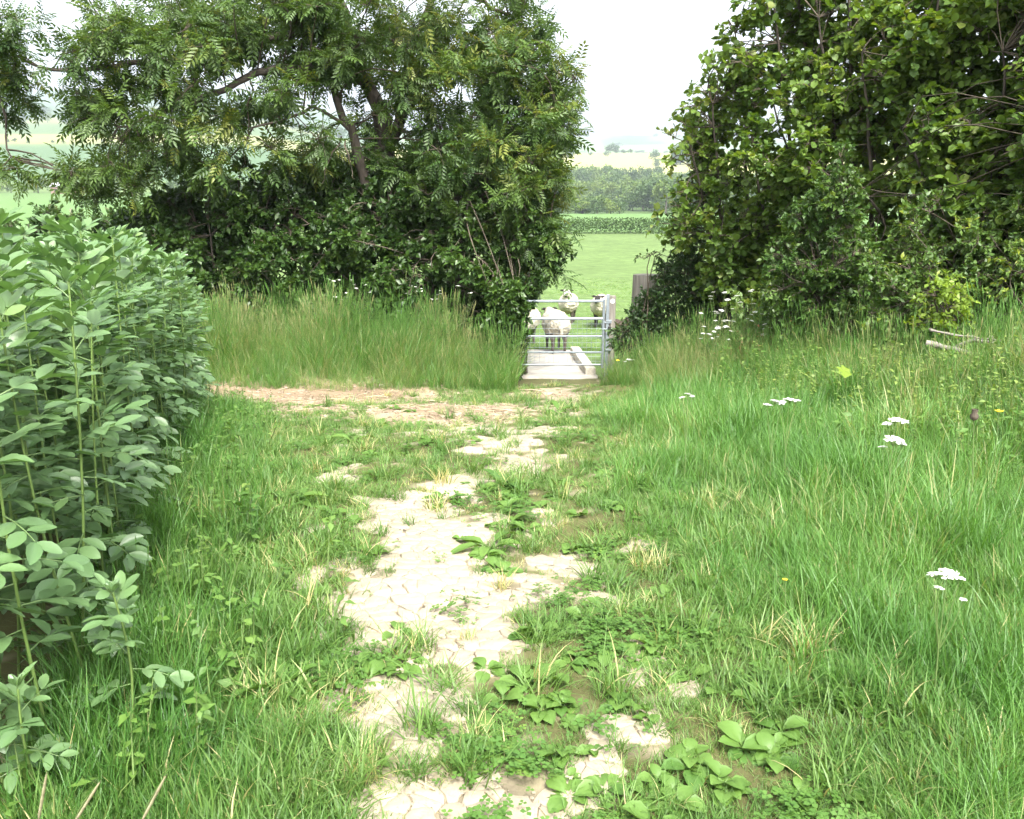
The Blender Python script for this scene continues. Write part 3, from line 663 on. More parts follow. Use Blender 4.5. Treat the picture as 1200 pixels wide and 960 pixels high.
# low hedge running left behind the beans
rng = np.random.default_rng(23)
poly = [(-120, 262), (-40, 256), (20, 262), (60, 252), (110, 258), (150, 248), (200, 245), (250, 262), (250, 330), (100, 340), (-120, 340)]
c1 = poly_to_clumps(rng, poly, 380, lambda a, b_: 17.5, 1.2, .34)
V1 = clump_crown(rng, c1, np.zeros((0, 3)), T_KITE, .085, 18, 6, droop=.1, tints=(.2, .9), connect=False)
hl = []
for k in range(20):
    px = rng.uniform(-110, 240); b0 = at(px, 340, rng.uniform(17.7, 18.5)); b0[2] = Hs(b0[0], b0[1]) - .05; e = at(px + rng.normal(0, 15), 262, 18.0); hl.append((smooth_line([b0, (b0 + e) / 2 + rng.normal(0, .1, 3), e], 6, .02), np.linspace(.03, .01, 6)))
woody('boundary_hedge', 'low loose hedge behind the bean crop below the ash limbs', 'hedge', at(60, 330, 18), hl, [(*V1, M['darkbush'], 'foliage')], M['twig'], M['bark'], 5, trunk_name='stems')

# ------------------------------------------------------------------ right hedge: hazel, brambles, bushes
rng = np.random.default_rng(31)
def dR(px, py): return 12.6 - 3.6 * np.clip((px - 800) / 400, 0, 1.3)
HL = []
for k, (px, tx, ty) in enumerate([(860, 835, 120), (880, 860, 40), (930, 900, -40), (960, 930, -90), (1010, 990, -100), (1050, 1010, 60), (1090, 1100, -120), (1120, 1140, -60), (1160, 1190, -120), (1180, 1250, -40), (905, 830, 220), (1040, 960, 180), (1150, 1060, 150), (1200, 1160, 200), (840, 812, 180), (870, 845, 250), (985, 905, 120), (1000, 960, 20), (1075, 1045, -20), (1110, 1010, 220), (1140, 1120, 80), (1190, 1180, 60), (1220, 1240, 120), (945, 880, 180), (1030, 1060, 130)]):
    d = dR(px, 0) + 1.3; b0 = at(px, 400, d); b0[2] = Hs(b0[0], b0[1]) - .05; e = at(tx, ty, d - rng.uniform(-.3, .8)); m1 = b0 * .6 + e * .4 + [0, 0, .2] + rng.normal(0, .1, 3)
    HL.append((smooth_line([b0, m1, e], 12, .015), np.linspace(rng.uniform(.035, .06), .010, 12)))
poly = [(885, -70), (884, 15), (850, 60), (828, 95), (812, 140), (806, 175), (820, 205), (806, 255), (800, 290), (832, 330), (858, 365), (900, 392), (960, 395), (1060, 395), (1200, 425), (1340, 430), (1340, -70)]
c1 = poly_to_clumps(rng, poly, 1500, lambda a, b_: dR(a, b_) + .5 * max(0, (150 - b_) / 150) + .15 + .45 * float(wob(a, b_, 75., 2)), 1.3, .30)
V1 = clump_crown(rng, c1, limb_cloud(HL), T_ROUND, .067, 12, 7, droop=.12, up=.6, tints=(.1, .9), start_r=.007)
NT['hazel'] = len(V1[1])
# loose outer sprays
sp = []
for (px, py) in [(880, 5), (862, 32), (842, 72), (826, 100), (812, 132), (806, 160), (795, 178), (818, 215), (800, 245), (792, 275), (890, -10), (870, 60), (835, 130)]:
    for k in range(3): sp.append([*at(px + rng.normal(0, 8), py + rng.normal(0, 10), dR(px, py) + rng.uniform(0, .9)), .28])
V2 = clump_crown(rng, np.array(sp), limb_cloud(HL), T_ROUND, .072, 6, 4, droop=.1, tints=(.3, .9), start_r=.012)
hz = woody('hazel_tree', 'tall bright green multi-stemmed hazel overhanging the right of the gateway', 'tree', at(1000, 400, 11.5), HL, [(*V1, M['hazel'], None), (*V2, M['hazel'], 'outer_sprays')], M['twig'], M['bark'])

def bush(name, label, seed, poly, n, dfun, thick, r, tpl, ll, lpt, tw, mat, basepx, nstem=10, tints=(.2, .8), stem_top=None, stem_mat='twig', droop=.1):
    rng = np.random.default_rng(seed); c = poly_to_clumps(rng, poly, n, dfun, thick, r); p = np.array(poly); hs = []
    for k in range(nstem):
        px = rng.uniform(p[:, 0].min() + 10, p[:, 0].max() - 10); d = dfun(px, 300) + thick * .6; b0 = at(px, basepx[1], d); b0[2] = Hs(b0[0], b0[1]) - .04
        e = c[rng.integers(len(c)), :3]; hs.append((smooth_line([b0, (b0 + e) / 2 + rng.normal(0, .08, 3) + [0, 0, .1], e], 8, .012), np.linspace(.016, .006, 8)))
    V = clump_crown(rng, c, limb_cloud(hs), tpl, ll, lpt, tw, twig_r=.004, droop=droop, tints=tints, start_r=.008); NT[name + str(seed)] = len(V[1])
    return woody(name, label, 'bush', at(*basepx, dfun(basepx[0], 400) + .4), hs, [(*V, mat, 'foliage')], M[stem_mat], M[stem_mat], 5, trunk_name='stems')
bush('bramble_bush', 'pale green small-leaved bramble bush mounded in front of the hazel', 41, [(1010, 330), (1040, 262), (1090, 232), (1150, 240), (1210, 215), (1330, 220), (1330, 440), (1190, 432), (1120, 405), (1060, 395), (1015, 380)], 330, lambda a, b_: 9.0 - .9 * (a - 1010) / 200 + .006 * max(0, 340 - b_), .8, .22, T_KITE, .048, 16, 7, M['bramble'], (1140, 430), 14, (.25, .85))
bush('hawthorn_bush', 'mid green leafy hawthorn sapling growing out of the hazel foot', 42, [(900, 310), (925, 262), (955, 235), (985, 182), (1005, 245), (1015, 300), (1030, 380), (985, 400), (930, 395), (895, 370)], 190, lambda a, b_: 10.2 - .6 * (a - 900) / 100, .8, .21, T_KITE, .052, 15, 7, M['bramble'], (960, 395), 9, (.05, .6))
bush('dark_gatepost_bush', 'dark rounded bush beside the gate in front of the stump', 43, [(722, 412), (733, 375), (757, 345), (775, 318), (800, 302), (825, 312), (845, 345), (862, 378), (850, 402), (790, 414)], 220, lambda a, b_: 13.3, .9, .22, T_KITE, .05, 18, 7, M['darkbush'], (790, 412), 9, (.1, .75))
bush('elder_bush', 'reddish tinged scrubby bush behind the stump at the hazel edge', 44, [(788, 300), (792, 245), (806, 205), (830, 190), (850, 240), (858, 300), (840, 330), (805, 315)], 70, lambda a, b_: 13.8, .9, .22, T_KITE, .06, 14, 6, M['darkbush'], (825, 390), 6, (.3, 1.0))
bush('yellowing_bramble', 'yellow-green bramble spray over grey dead wood at the hedge foot', 45, [(1070, 362), (1085, 338), (1110, 330), (1135, 345), (1125, 375), (1105, 400), (1080, 402)], 16, lambda a, b_: 8.0, .4, .16, T_KITE, .05, 12, 5, M['lime'], (1100, 410), 5, (.1, .9))
bush('trailing_bramble', 'thin bramble arching out from the hedge towards the pasture', 46, [(735, 300), (745, 294), (770, 292), (785, 300), (780, 306), (748, 304)], 7, lambda a, b_: 13.2, .2, .10, T_KITE, .045, 6, 3, M['darkbush'], (775, 400), 2, (.5, 1.0))
# nettle-like low growth at the hedge foot and at the bean side is part of the verge herbs
def herb_band(name, label, seed, pts, n, tpl, ll, mat, r, h):
    rng = np.random.default_rng(seed); LP, LD, TN, lines = [], [], [], []
    for k in range(n):
        i = rng.integers(len(pts)); bx, by, sx, sy = pts[i]; bx += rng.normal(0, sx); by += rng.normal(0, sy); z = Hs(bx, by); hh = h * rng.uniform(.5, 1.15)
        top = np.array([bx + rng.normal(0, .06), by + rng.normal(0, .06), z + hh]); b0 = np.array([bx, by, z - .02]); lines.append((np.array([b0, (b0 + top) / 2 + rng.normal(0, .015, 3), top]), np.array([.004, .003, .0015])))
        m = int(9 + hh * 16); t = rng.uniform(.2, 1, m)[:, None]; a = rng.uniform(0, 6.28, m)
        LP.append(b0 * (1 - t) + top * t); LD.append(np.c_[np.cos(a), np.sin(a), rng.normal(-.05, .3, m)]); TN.append(np.full(m, rng.uniform(.1, .9)))
    LP, LD, TN = map(np.concatenate, (LP, LD, TN)); R = frames(LD, np.tile([0, 0, 1.], (len(LP), 1)) + rng.normal(0, .3, (len(LP), 3)))
    V, Fc = stamp(tpl[0], tpl[1], R, LP, ll * rng.uniform(.6, 1.3, len(LP))); o = link(name, npmesh(name, V, Fc, {'tint': ('FLOAT', np.repeat(TN, len(tpl[0])))}), mat); tag(o, label, 'weeds', kind='stuff')
    V, Q = tubes(lines, 3); s = link('stems', npmesh('stems', V, Q), M['stem'], o); tag(s, kind='stuff'); return o
hp = [(float(hedge_right(yy)) - .15, yy, .35, .5) for yy in np.arange(5.5, 13, .7)]
herb_band('hedge_foot_herbs', 'nettles and leafy herbs crowding the hedge foot on the bank', 51, hp, 330, T_KITE, .07, M['weed'], .1, .5)
herb_band('hedge_foot_herbs', 'leafy herbs standing in tall grass under the ash hedge', 52, [(xx, 13.4, .4, .25) for xx in np.arange(-6, -.5, .6)], 150, T_KITE, .075, M['ivy'], .1, .75)
herb_band('verge_herbs', 'dark leafy vetch clump in the verge below the bramble', 53, [(2.75, 4.9, .22, .22), (3.1, 5.6, .25, .25), (2.4, 5.5, .2, .2)], 90, T_KITE, .05, M['weed'], .1, .38)
herb_band('bean_edge_weeds', 'dark low weeds along the shaded foot of the bean crop', 54, [(float(bean_edge(yy)) + .25, yy, .16, .3) for yy in np.arange(2.3, 9, .5)], 260, T_KITE, .045, M['weed'], .1, .28)

M['cleaver'] = leaf_mat('cleaver_leaf', (.10, .17, .035), (.17, .24, .05), (.26, .27, .07), rough=.5, transl=.35)
M['sorrel'] = leaf_mat('sorrel_leaf', (.16, .07, .04), (.22, .12, .05), rough=.6, transl=.3)
herb_band('cleavers_mass', 'yellow-green cleavers sprawling through the verge below the brambles', 55, [(3.2, 6.0, .35, .5), (3.6, 7.0, .35, .6), (3.0, 7.6, .4, .6), (2.9, 8.8, .35, .6), (3.7, 5.4, .3, .4)], 420, T_KITE, .040, M['cleaver'], .1, .55)
_g = hit(880, 445); herb_band('sorrel_patch', 'rusty red sorrel stalks in the verge grass near the cow parsley', 56, [(_g[0], _g[1], .22, .25)], 26, T_KITE, .035, M['sorrel'], .1, .6)

# ------------------------------------------------------------------ bean crop
def leaflet_tpl(l, w, fold, curl, tipdroop):
    ys = np.array([0, .16, .42, .7, .9, 1.0]); ws = np.array([.10, .62, 1.0, .88, .48, .04]) * w / 2
    V, Q = [], []
    for i, (yy, ww) in enumerate(zip(ys, ws)):
        z = -tipdroop * l * yy ** 2
        for sx, f in ((-1, 1), (-.55, .62), (0, 0), (.55, .62), (1, 1)): V.append([sx * ww, yy * l, z + fold * ww * f * (1 if abs(sx) < .9 else curl)])
    for i in range(5):
        for j in range(4): a = i * 5 + j; Q.append([a, a + 1, a + 6, a + 5])
    return np.array(V), np.array(Q)
def bean_leaf_mesh(seed, pairs, ll, rach, upright):
    rng = np.random.default_rng(seed); Vs, Qs, tn, off = [], [], [], 0; base = rng.uniform(.25, .75)
    pts = [np.array([0, 0, 0.])]; ang = upright; st = rach / max(pairs, 1)
    for k in range(pairs):
        pts.append(pts[-1] + st * np.array([0, math.cos(ang), math.sin(ang)])); ang -= .16
    for k in range(pairs):
        p = pts[k + 1]; dirv = pts[k + 1] - pts[k]; dirv /= np.linalg.norm(dirv)
        for sg in (-1, 1):
            spread = rng.uniform(.75, 1.15) if k < pairs - 1 else rng.uniform(.4, .7)
            d = dirv * math.cos(spread) + np.array([sg, 0, 0]) * math.sin(spread) + np.array([0, 0, rng.normal(.02, .12)])
            n0 = np.cross(np.cross(dirv, [0, 0, 1.]), dirv) if abs(dirv[2]) < .95 else np.array([0, -1., .2]); n0 = n0 / np.linalg.norm(n0)
            nrm = n0 + np.array([-sg * rng.uniform(.1, .5), 0, 0]) + rng.normal(0, .12, 3)
            s = rng.uniform(.85, 1.12) * (1 - .06 * abs(k - pairs / 2)); V, Q = leaflet_tpl(ll * s, ll * s * rng.uniform(.47, .58), rng.uniform(.1, .45), rng.uniform(.7, 1.25), rng.uniform(-.05, .22))
            R = frames(d[None], nrm[None])[0]; Vs.append(V @ R.T + p + d / np.linalg.norm(d) * .004); Qs.append(Q + off); off += len(V); tn.append(np.full(len(V), np.clip(base + rng.normal(0, .14), 0, 1)))
    if pairs > 1 or True:
        V, Q = tubes([(np.array(pts), np.linspace(.0028, .0014, len(pts)))], 3); Vs.append(V); Qs.append(Q + off); off += len(V); tn.append(np.full(len(V), .9))
    return np.concatenate(Vs), np.concatenate(Qs), np.concatenate(tn)
LEAF_SRC = {'low': [bean_leaf_mesh(400 + i, 3, .085, .14, .15) for i in range(6)], 'mid': [bean_leaf_mesh(420 + i, 2 + i % 2, .085, .11, .5) for i in range(6)], 'top': [bean_leaf_mesh(440 + i, 2, .075, .05, .95) for i in range(6)], 'bud': [bean_leaf_mesh(460 + i, 1, .045, .015, 1.2) for i in range(4)]}
LEAF_ME = {k: [npmesh('bean_leaf', V, Q, {'tint': ('FLOAT', t)}, smooth=True) for V, Q, t in v] for k, v in LEAF_SRC.items()}
for v in LEAF_ME.values():
    for me in v: me.materials.append(M['bean'])
def bean_spec(seed, h):
    """(class, variant, position, azimuth, tilt, scale) for each leaf and the stem line"""
    rng = np.random.default_rng(seed); lean = rng.normal(0, .05, 2); bow = rng.normal(0, .03, 2)
    def sp(t): return np.array([lean[0] * t * h + bow[0] * math.sin(3.1 * t), lean[1] * t * h + bow[1] * math.sin(3.1 * t), t * h])
    spec = []; az = rng.uniform(0, 6.28); nl = int(7 + h * 9)
    for k in range(nl):
        t = .16 + .84 * (k / (nl - 1)) ** .86; az += 2.6 + rng.normal(0, .35)
        cls = 'low' if t < .62 else ('mid' if t < .86 else 'top')
        spec.append((cls, rng.integers(len(LEAF_SRC[cls])), sp(min(t, .985)), az, rng.normal(0, .12) + (-.2 if cls == 'low' else 0), rng.uniform(.85, 1.15) * (1.0 if t < .8 else 1.05)))
    for k in range(4): spec.append(('bud', rng.integers(4), sp(.99), az + k * 1.6, rng.normal(.1, .15), rng.uniform(.8, 1.2)))
    stem = np.array([sp(t) for t in np.linspace(0, 1, 7)]); return spec, stem
def rotm(az, tilt):
    return (Matrix.Rotation(az, 3, 'Z') @ Matrix.Rotation(tilt, 3, 'X'))
VAR = []
for i in range(7):
    h = 1.42 + .10 * (i / 6 - .5) * 2; spec, stem = bean_spec(500 + i, h); Vs, Qs, tn, off = [], [], [], 0
    for (cl_, vi, p, az, tilt, s) in spec:
        V, Q, t = LEAF_SRC[cl_][vi]; Vs.append(V * s @ np.array(rotm(az, tilt)).T + p); Qs.append(Q + off); tn.append(t); off += len(V)
    fol = npmesh('foliage', np.concatenate(Vs), np.concatenate(Qs), {'tint': ('FLOAT', np.concatenate(tn))}, smooth=True); fol.materials.append(M['bean'])
    V, Q = tubes([(stem, np.linspace(.0065, .0035, 7))], 4); sm = npmesh('stem', V, Q, smooth=True); sm.materials.append(M['beanstem']); VAR.append((spec, sm, fol))
pos = []
rng = np.random.default_rng(61)
for yy in np.arange(2.15, 9.0, .19):
    for k in range(24):
        xx = float(bean_edge(yy)) - .12 - k * .2 + rng.normal(0, .05); y2 = yy + rng.normal(0, .05)
        if xx < -.577 * y2 - .55: break
        pos.append((xx, y2, k))
pos.sort(key=lambda p: p[1] ** 2 + p[0] ** 2)
pos = [p for p in pos][:298]
for i, (px_, py_, row) in enumerate(pos):
    vi = int(rng.integers(7)); spec, sm, fol = VAR[vi]; rz = rng.uniform(0, 6.28); s = rng.uniform(.93, 1.05) * (1.0 if py_ > 3 else .98)
    root = empty('bean_plant', (px_, py_, Hs(px_, py_) - .01), rz); root.scale = (s,) * 3
    if py_ > 8.45: tag(root, 'broad bean plant in the end row of the crop facing the ash hedge', 'bean plant', 'bean plants of the end row')
    elif row == 0: tag(root, 'broad bean plant on the crop edge with leafy stem bare to the grass strip', 'bean plant', 'bean plants along the crop edge')
    elif row == 1: tag(root, 'broad bean plant in the second row behind the crop edge', 'bean plant', 'bean plants of the second row')
    else: tag(root, 'broad bean plant deep inside the crop with only its leafy top showing', 'bean plant', 'bean plants inside the crop')
    link('stem', sm, parent=root)
    if py_ < 6.4:
        for (cl_, v, p, az, tilt, sc) in spec:
            o = bpy.data.objects.new('leaf', LEAF_ME[cl_][v]); COL.objects.link(o); o.parent = root; o.location = p; o.rotation_euler = rotm(az, tilt).to_euler(); o.scale = (sc,) * 3
    else: tag(link('foliage', fol, parent=root), kind='stuff')
# two stray young plants in the grass
for (px_, py_, h, lab) in [(150, 905, .55, 'small stray bean plant leaning in the grass beside the crop'), (62, 965, .42, 'short bushy bean seedling in grass at the crop foot')]:
    g = hit(px_, py_); spec, stem = bean_spec(int(px_), h); root = empty('young_bean_plant', g); tag(root, lab, 'bean plant')
    V, Q = tubes([(stem, np.linspace(.006, .003, 7))], 4); link('stem', npmesh('stem', V, Q, smooth=True), M['beanstem'], root)
    for (cl_, v, p, az, tilt, sc) in spec[2:]:
        o = bpy.data.objects.new('leaf', LEAF_ME[cl_][v]); COL.objects.link(o); o.parent = root; o.location = p; o.rotation_euler = rotm(az, tilt).to_euler(); o.scale = (sc * .72,) * 3

# ------------------------------------------------------------------ broad-leaved weeds on the track
def plantain_leaf(seed, l, w):
    rng = np.random.default_rng(seed); ys = np.array([0, .22, .4, .62, .84, 1.0]); ws = np.array([.10, .14, .8, 1.0, .66, .06]) * w / 2; V, Q = [], []
    a = rng.uniform(.3, .9); zz = 0; yy = 0; py0 = 0
    for i in range(6):
        st = (ys[i] - py0) * l; py0 = ys[i]; yy += st * math.cos(a); zz += st * math.sin(a); a -= rng.uniform(.12, .34)
        for sx, f in ((-1, .30), (-.66, .10), (-.33, .20), (0, -.04), (.33, .20), (.66, .10), (1, .30)): V.append([sx * ws[i] * rng.uniform(.93, 1.07), yy, zz + f * ws[i] + rng.normal(0, .0016)])
    for i in range(5):
        for j in range(6): b0 = i * 7 + j; Q.append([b0, b0 + 1, b0 + 8, b0 + 7])
    me = npmesh('leaf', np.array(V), np.array(Q), {'tint': ('FLOAT', np.full(42, rng.uniform(.0, .8)))}, smooth=True); me.materials.append(M['weed']); return me
PL = [plantain_leaf(600 + i, .10, .062) for i in range(8)]; DK = [plantain_leaf(620 + i, .17, .052) for i in range(6)]
rng = np.random.default_rng(71); placed = []
def rosette(name, x, y, leaves, n, sc, label, cat, group):
    root = empty(name, (x, y, Hs(x, y) + .002), rng.uniform(0, 6.28)); tag(root, label, cat, group); a = 0
    for k in range(n):
        a += 2.4 + rng.normal(0, .3); o = bpy.data.objects.new('leaf', leaves[rng.integers(len(leaves))]); COL.objects.link(o); o.parent = root
        o.rotation_euler = (rng.uniform(-.15, .5), rng.normal(0, .12), a); o.scale = (sc * rng.uniform(.7, 1.2),) * 3
spots = [(700, 720), (655, 790), (700, 835), (760, 800), (830, 820), (740, 930), (790, 880), (650, 740), (720, 680), (780, 690), (850, 740), (690, 905), (820, 905), (900, 840), (590, 790), (640, 820), (600, 870), (470, 780), (440, 770), (500, 880), (370, 780), (350, 740), (560, 640), (590, 660), (690, 570), (640, 590), (720, 600), (590, 575), (760, 640), (830, 660), (870, 640), (800, 600), (900, 700), (350, 770), (330, 720), (380, 600), (420, 640), (460, 530), (430, 500), (520, 515), (330, 640), (290, 650), (600, 600), (640, 640), (960, 900), (1010, 860), (1040, 930), (880, 930), (930, 780), (670, 760), (780, 760), (860, 880), (700, 640), (740, 560), (300, 530), (350, 560), (260, 505), (480, 480)]
for (px_, py_) in spots:
    g = hit(px_, py_)
    for k in range(3):
        x_, y_ = g[0] + rng.normal(0, .11), g[1] + rng.normal(0, .12)
        rosette('plantain', x_, y_, PL, int(rng.integers(6, 10)), rng.uniform(.45, 1.0), 'broad-leaved plantain rosette flat on the trodden track', 'plantain', 'plantains along the track')
for (px_, py_) in [(590, 572), (575, 645), (365, 478), (520, 590), (655, 485), (345, 590), (330, 815), (415, 520)]:
    g = hit(px_, py_); rosette('dock_plant', g[0], g[1], DK, 9, rng.uniform(.9, 1.3), 'narrow-leaved dock tuft rising from the track', 'dock', 'docks on the track')
g = hit(985, 500)
root = empty('hogweed_leaf', g); tag(root, 'single bright yellow-green lobed leaf standing in the verge grass', 'leaf')
V = np.array([[0, 0, 0], [-.05, .03, .02], [-.11, .07, .0], [-.07, .10, .03], [-.10, .16, .0], [-.04, .15, .03], [0, .21, 0], [.04, .15, .03], [.10, .16, 0], [.07, .10, .03], [.11, .07, 0], [.05, .03, .02], [0, .10, .01]])
Fc = np.array([[12, i, (i + 1) % 12] for i in range(12)]); o = link('blade', npmesh('blade', V * [.75, .6, .6], Fc, {'tint': ('FLOAT', np.full(13, .6))}), M['lime'], root, (0, 0, .42), (.9, .2, .3))
V, Q = tubes([(np.array([[0, 0, -.02], [0, .01, .2], [0, 0, .42]]), np.array([.004, .003, .002]))], 4); link('stalk', npmesh('stalk', V, Q), M['stem'], root)

# ------------------------------------------------------------------ flowers
def umbel_mesh(seed, rad, n_ray=14, n_fl=14, fl=.006):
    rng = np.random.default_rng(seed); LP, lines = [], []
    for k in range(n_ray):
        r = rad * math.sqrt((k + .5) / n_ray); a = k * 2.4; c = np.array([r * math.cos(a), r * math.sin(a), rad * .9 - .25 * r * r / rad]); lines.append((np.array([[0, 0, 0], c * .6 - [0, 0, .002], c]), np.array([.0011, .0009, .0007])))
        q_ = rng.normal(0, rad * .13, (n_fl, 3)) * [1, 1, .25]; LP.append(c + q_)
    LP = np.concatenate(LP); n = len(LP); a = rng.uniform(0, 6.28, n); T = np.array([[-.7, -.7, .1], [.7, -.7, -.05], [.7, .7, .1], [-.7, .7, -.05]]); Q = np.array([[0, 1, 2, 3]])
    R = frames(np.c_[np.cos(a), np.sin(a), rng.normal(0, .25, n)], np.tile([0, 0, 1.], (n, 1))); V, Fc = stamp(T, Q, R, LP, fl * rng.uniform(.7, 1.3, n)); return npmesh('flower_head', V, Fc, {'tint': ('FLOAT', np.repeat(rng.uniform(0, 1, n), 4))}), tubes(lines, 3)
UM = [umbel_mesh(700 + i, .05 if i < 3 else .035) for i in range(6)]
UMR = []
for me, (V, Q) in UM: me.materials.append(M['flower']); r_ = npmesh('rays', V, Q); r_.materials.append(M['stem']); UMR.append(r_)
def umbel_plant(name, label, cat, base, heads, group=None, stem_r=.004):
    """heads: list of (offset, size)"""
    root = empty(name, base); tag(root, label, cat, group); lines = []; fork = np.array([0, 0, .55 * min(h[0][2] for h in heads)])
    lines.append((np.array([[0, 0, -.03], fork * .5 + [.006, .004, 0], fork]), np.array([stem_r, stem_r * .8, stem_r * .7])))
    for k, (off_, s) in enumerate(heads):
        off_ = np.array(off_, float); lines.append((smooth_line([fork, fork * .4 + off_ * .6 + [0, 0, -.02], off_ - [0, 0, .002]], 5), np.linspace(stem_r * .6, stem_r * .35, 5)))
        i = random.randrange(6); hd = link('flower_head', UM[i][0], None, root, off_, (random.uniform(-.25, .25), random.uniform(-.25, .25), random.uniform(0, 6)), s); link('rays', UMR[i], None, hd)
    V, Q = tubes(lines, 4); link('stem', npmesh('stem', V, Q, smooth=True), M['stem'], root)
def plant_at(px, py, d):      # top of the plant seen at the pixel, foot on the ground below
    p = at(px, py, d); z = Hs(p[0], p[1]); return (p[0], p[1], z), p[2] - z
def plant_tall(px, py, hgt):   # the first depth where the sight line is hgt above the ground
    for d in np.arange(1.6, 14, .05):
        p = at(px, py, d); z = Hs(p[0], p[1])
        if p[2] - z <= hgt: return (p[0], p[1], z), p[2] - z
b0, h = plant_tall(1111, 668, .50); umbel_plant('hogweed', 'large flat white umbel flower standing alone in lush verge grass', 'flower', b0, [((0, 0, h - .03), .55), ((.030, -.012, h - .032), .45), ((-.030, .012, h - .035), .45), ((-.038, -.03, h - .055), .3), ((.04, -.03, h - .09), .22)])
for (px_, py_, d, s, lab) in [(908, 468, 7.6, .8, 'small white umbel in the verge near the lime leaf'), (925, 466, 7.4, .8, 'small white umbel in the verge near the lime leaf'), (1050, 489, 6.2, .75, 'pale pinkish umbel above long verge grass below the brambles'), (1047, 515, 6.0, .85, 'white flat umbel low in verge grass below the brambles'),
                              (737, 421, 12.3, 1.0, 'white umbel beside the foot of the gatepost'), (806, 459, 9.5, .6, 'tiny white umbel in grass right of the track'), (213, 297, 13.3, 1.1, 'white umbel against the dark hedge behind the beans')]:
    b0, h = plant_tall(px_, py_, .62) if d < 12 else plant_at(px_, py_, d); umbel_plant('umbel_flower', lab, 'flower', b0, [((0, 0, h - .03), s), ((.05 * s, .01, h - .04), s * .7), ((-.045 * s, .01, h - .05), s * .6)], 'small white umbels in the verge' if 'lime' in lab else None)
rr = random.Random(4)
for k in range(11):
    px_, py_ = rr.uniform(822, 905), rr.uniform(337, 385); b0, h = plant_at(px_, py_, rr.uniform(10.6, 11.4)); h = max(h, .3)
    umbel_plant('cow_parsley', 'lacy white cow parsley plant in front of the hazel foot', 'cow parsley', b0, [((rr.uniform(-.16, .16), rr.uniform(-.1, .1), h - rr.uniform(.0, .16)), rr.uniform(.45, .75)) for q_ in range(5)], 'cow parsley below the hazel')
for k in range(7):
    px_, py_ = rr.uniform(372, 560), rr.uniform(326, 352); b0, h = plant_at(px_, py_, rr.uniform(13.1, 13.6)); h = max(h, .4)
    umbel_plant('cow_parsley', 'thin white cow parsley plant in tall grass under the ash hedge', 'cow parsley', b0, [((rr.uniform(-.16, .16), rr.uniform(-.1, .1), h - rr.uniform(.0, .16)), rr.uniform(.35, .6)) for q_ in range(4)], 'cow parsley under the ash')
# foxtail grass heads by the beans
for (px_, py_, tx, ty, lab) in [(52, 985, 55, 905, 'upright pale foxtail seed head beside the bean seedling'), (85, 985, 118, 915, 'bent pale foxtail seed head arching over the bean seedling'), (165, 985, 195, 908, 'pale foxtail seed head leaning in grass right of the bean seedling')]:
    g = hit(px_, py_ + 60); t = at(tx, ty, g[1] - .10); b0 = np.array([g[0], g[1], Hs(g[0], g[1])]); root = empty('foxtail_grass', b0); tag(root, lab, 'grass stalk')
    P = smooth_line([b0 - b0 - [0, 0, .02], (t - b0) * [.25, .25, .55], (t - b0)], 9); V, Q = tubes([(P, np.full(9, .0016))], 4); link('stalk', npmesh('stalk', V, Q, smooth=True), M['stem'], root)
    hp_ = smooth_line([P[-1] - (P[-1] - P[-5]) * 1.0, P[-1]], 12); V, Q = tubes([(hp_, 0.0032 * np.array([.3, .8, 1, 1.1, 1, 1.1, .95, 1.05, .9, .8, .6, .2]))], 7); link('seed_head', npmesh('seed_head', V, Q), M['seedhead'], root)
# yellow buttercups and thistle bud
def small_bloom(px, py, d, label, name, mat, r):
    b0, h = plant_tall(px, py, .6 if d > 5 else .25) if d < 12 else plant_at(px, py, d); root = empty(name, b0); tag(root, label, 'flower'); V, Q = tubes([(np.array([[0, 0, -.02], [.01, 0, h * .5], [0, 0, h]]), np.array([.003, .0022, .0018]))], 4); link('stem', npmesh('stem', V, Q), M['stem'], root)
    a = np.arange(5) * 1.2566; T = np.array([[0, .1, 0], [-.55, .6, .25], [0, 1.1, .45], [.55, .6, .25]]); Rm = frames(np.c_[np.cos(a), np.sin(a), np.zeros(5)], np.tile([0, 0, 1.], (5, 1)))
    V, Fc = stamp(T, np.array([[0, 3, 2, 1]]), Rm, np.zeros((5, 3)), np.full(5, r)); link('flower_head', npmesh('flower_head', V, Fc, {'tint': ('FLOAT', np.full(20, .5))}), mat, root, (0, 0, h))
small_bloom(1171, 483, 6.3, 'single yellow buttercup at the bramble foot', 'buttercup', M['yellow'], .022); small_bloom(724, 423, 12.2, 'single yellow buttercup beside the gatepost', 'buttercup', M['yellow'], .03); small_bloom(920, 680, 3.9, 'tiny yellow buttercup low in the short turf', 'buttercup', M['yellow'], .010)
b0, h = plant_tall(1141, 493, .7); root = empty('thistle', b0); tag(root, 'brown thistle bud on a thin stalk below the brambles', 'thistle')
V, Q = tubes([(np.array([[.02, 0, -.02], [.03, 0, h * .6], [0, 0, h]]), np.array([.004, .003, .0025]))], 4); link('stem', npmesh('stem', V, Q), M['stem'], root)
V, Q = tubes([(np.array([[0, 0, 0], [0, 0, .008], [0, 0, .022], [0, 0, .034], [0, 0, .05]]), np.array([.004, .016, .018, .011, .014]))], 9); link('bud', npmesh('bud', V, Q, smooth=True), M['twig'], root, (0, 0, h))
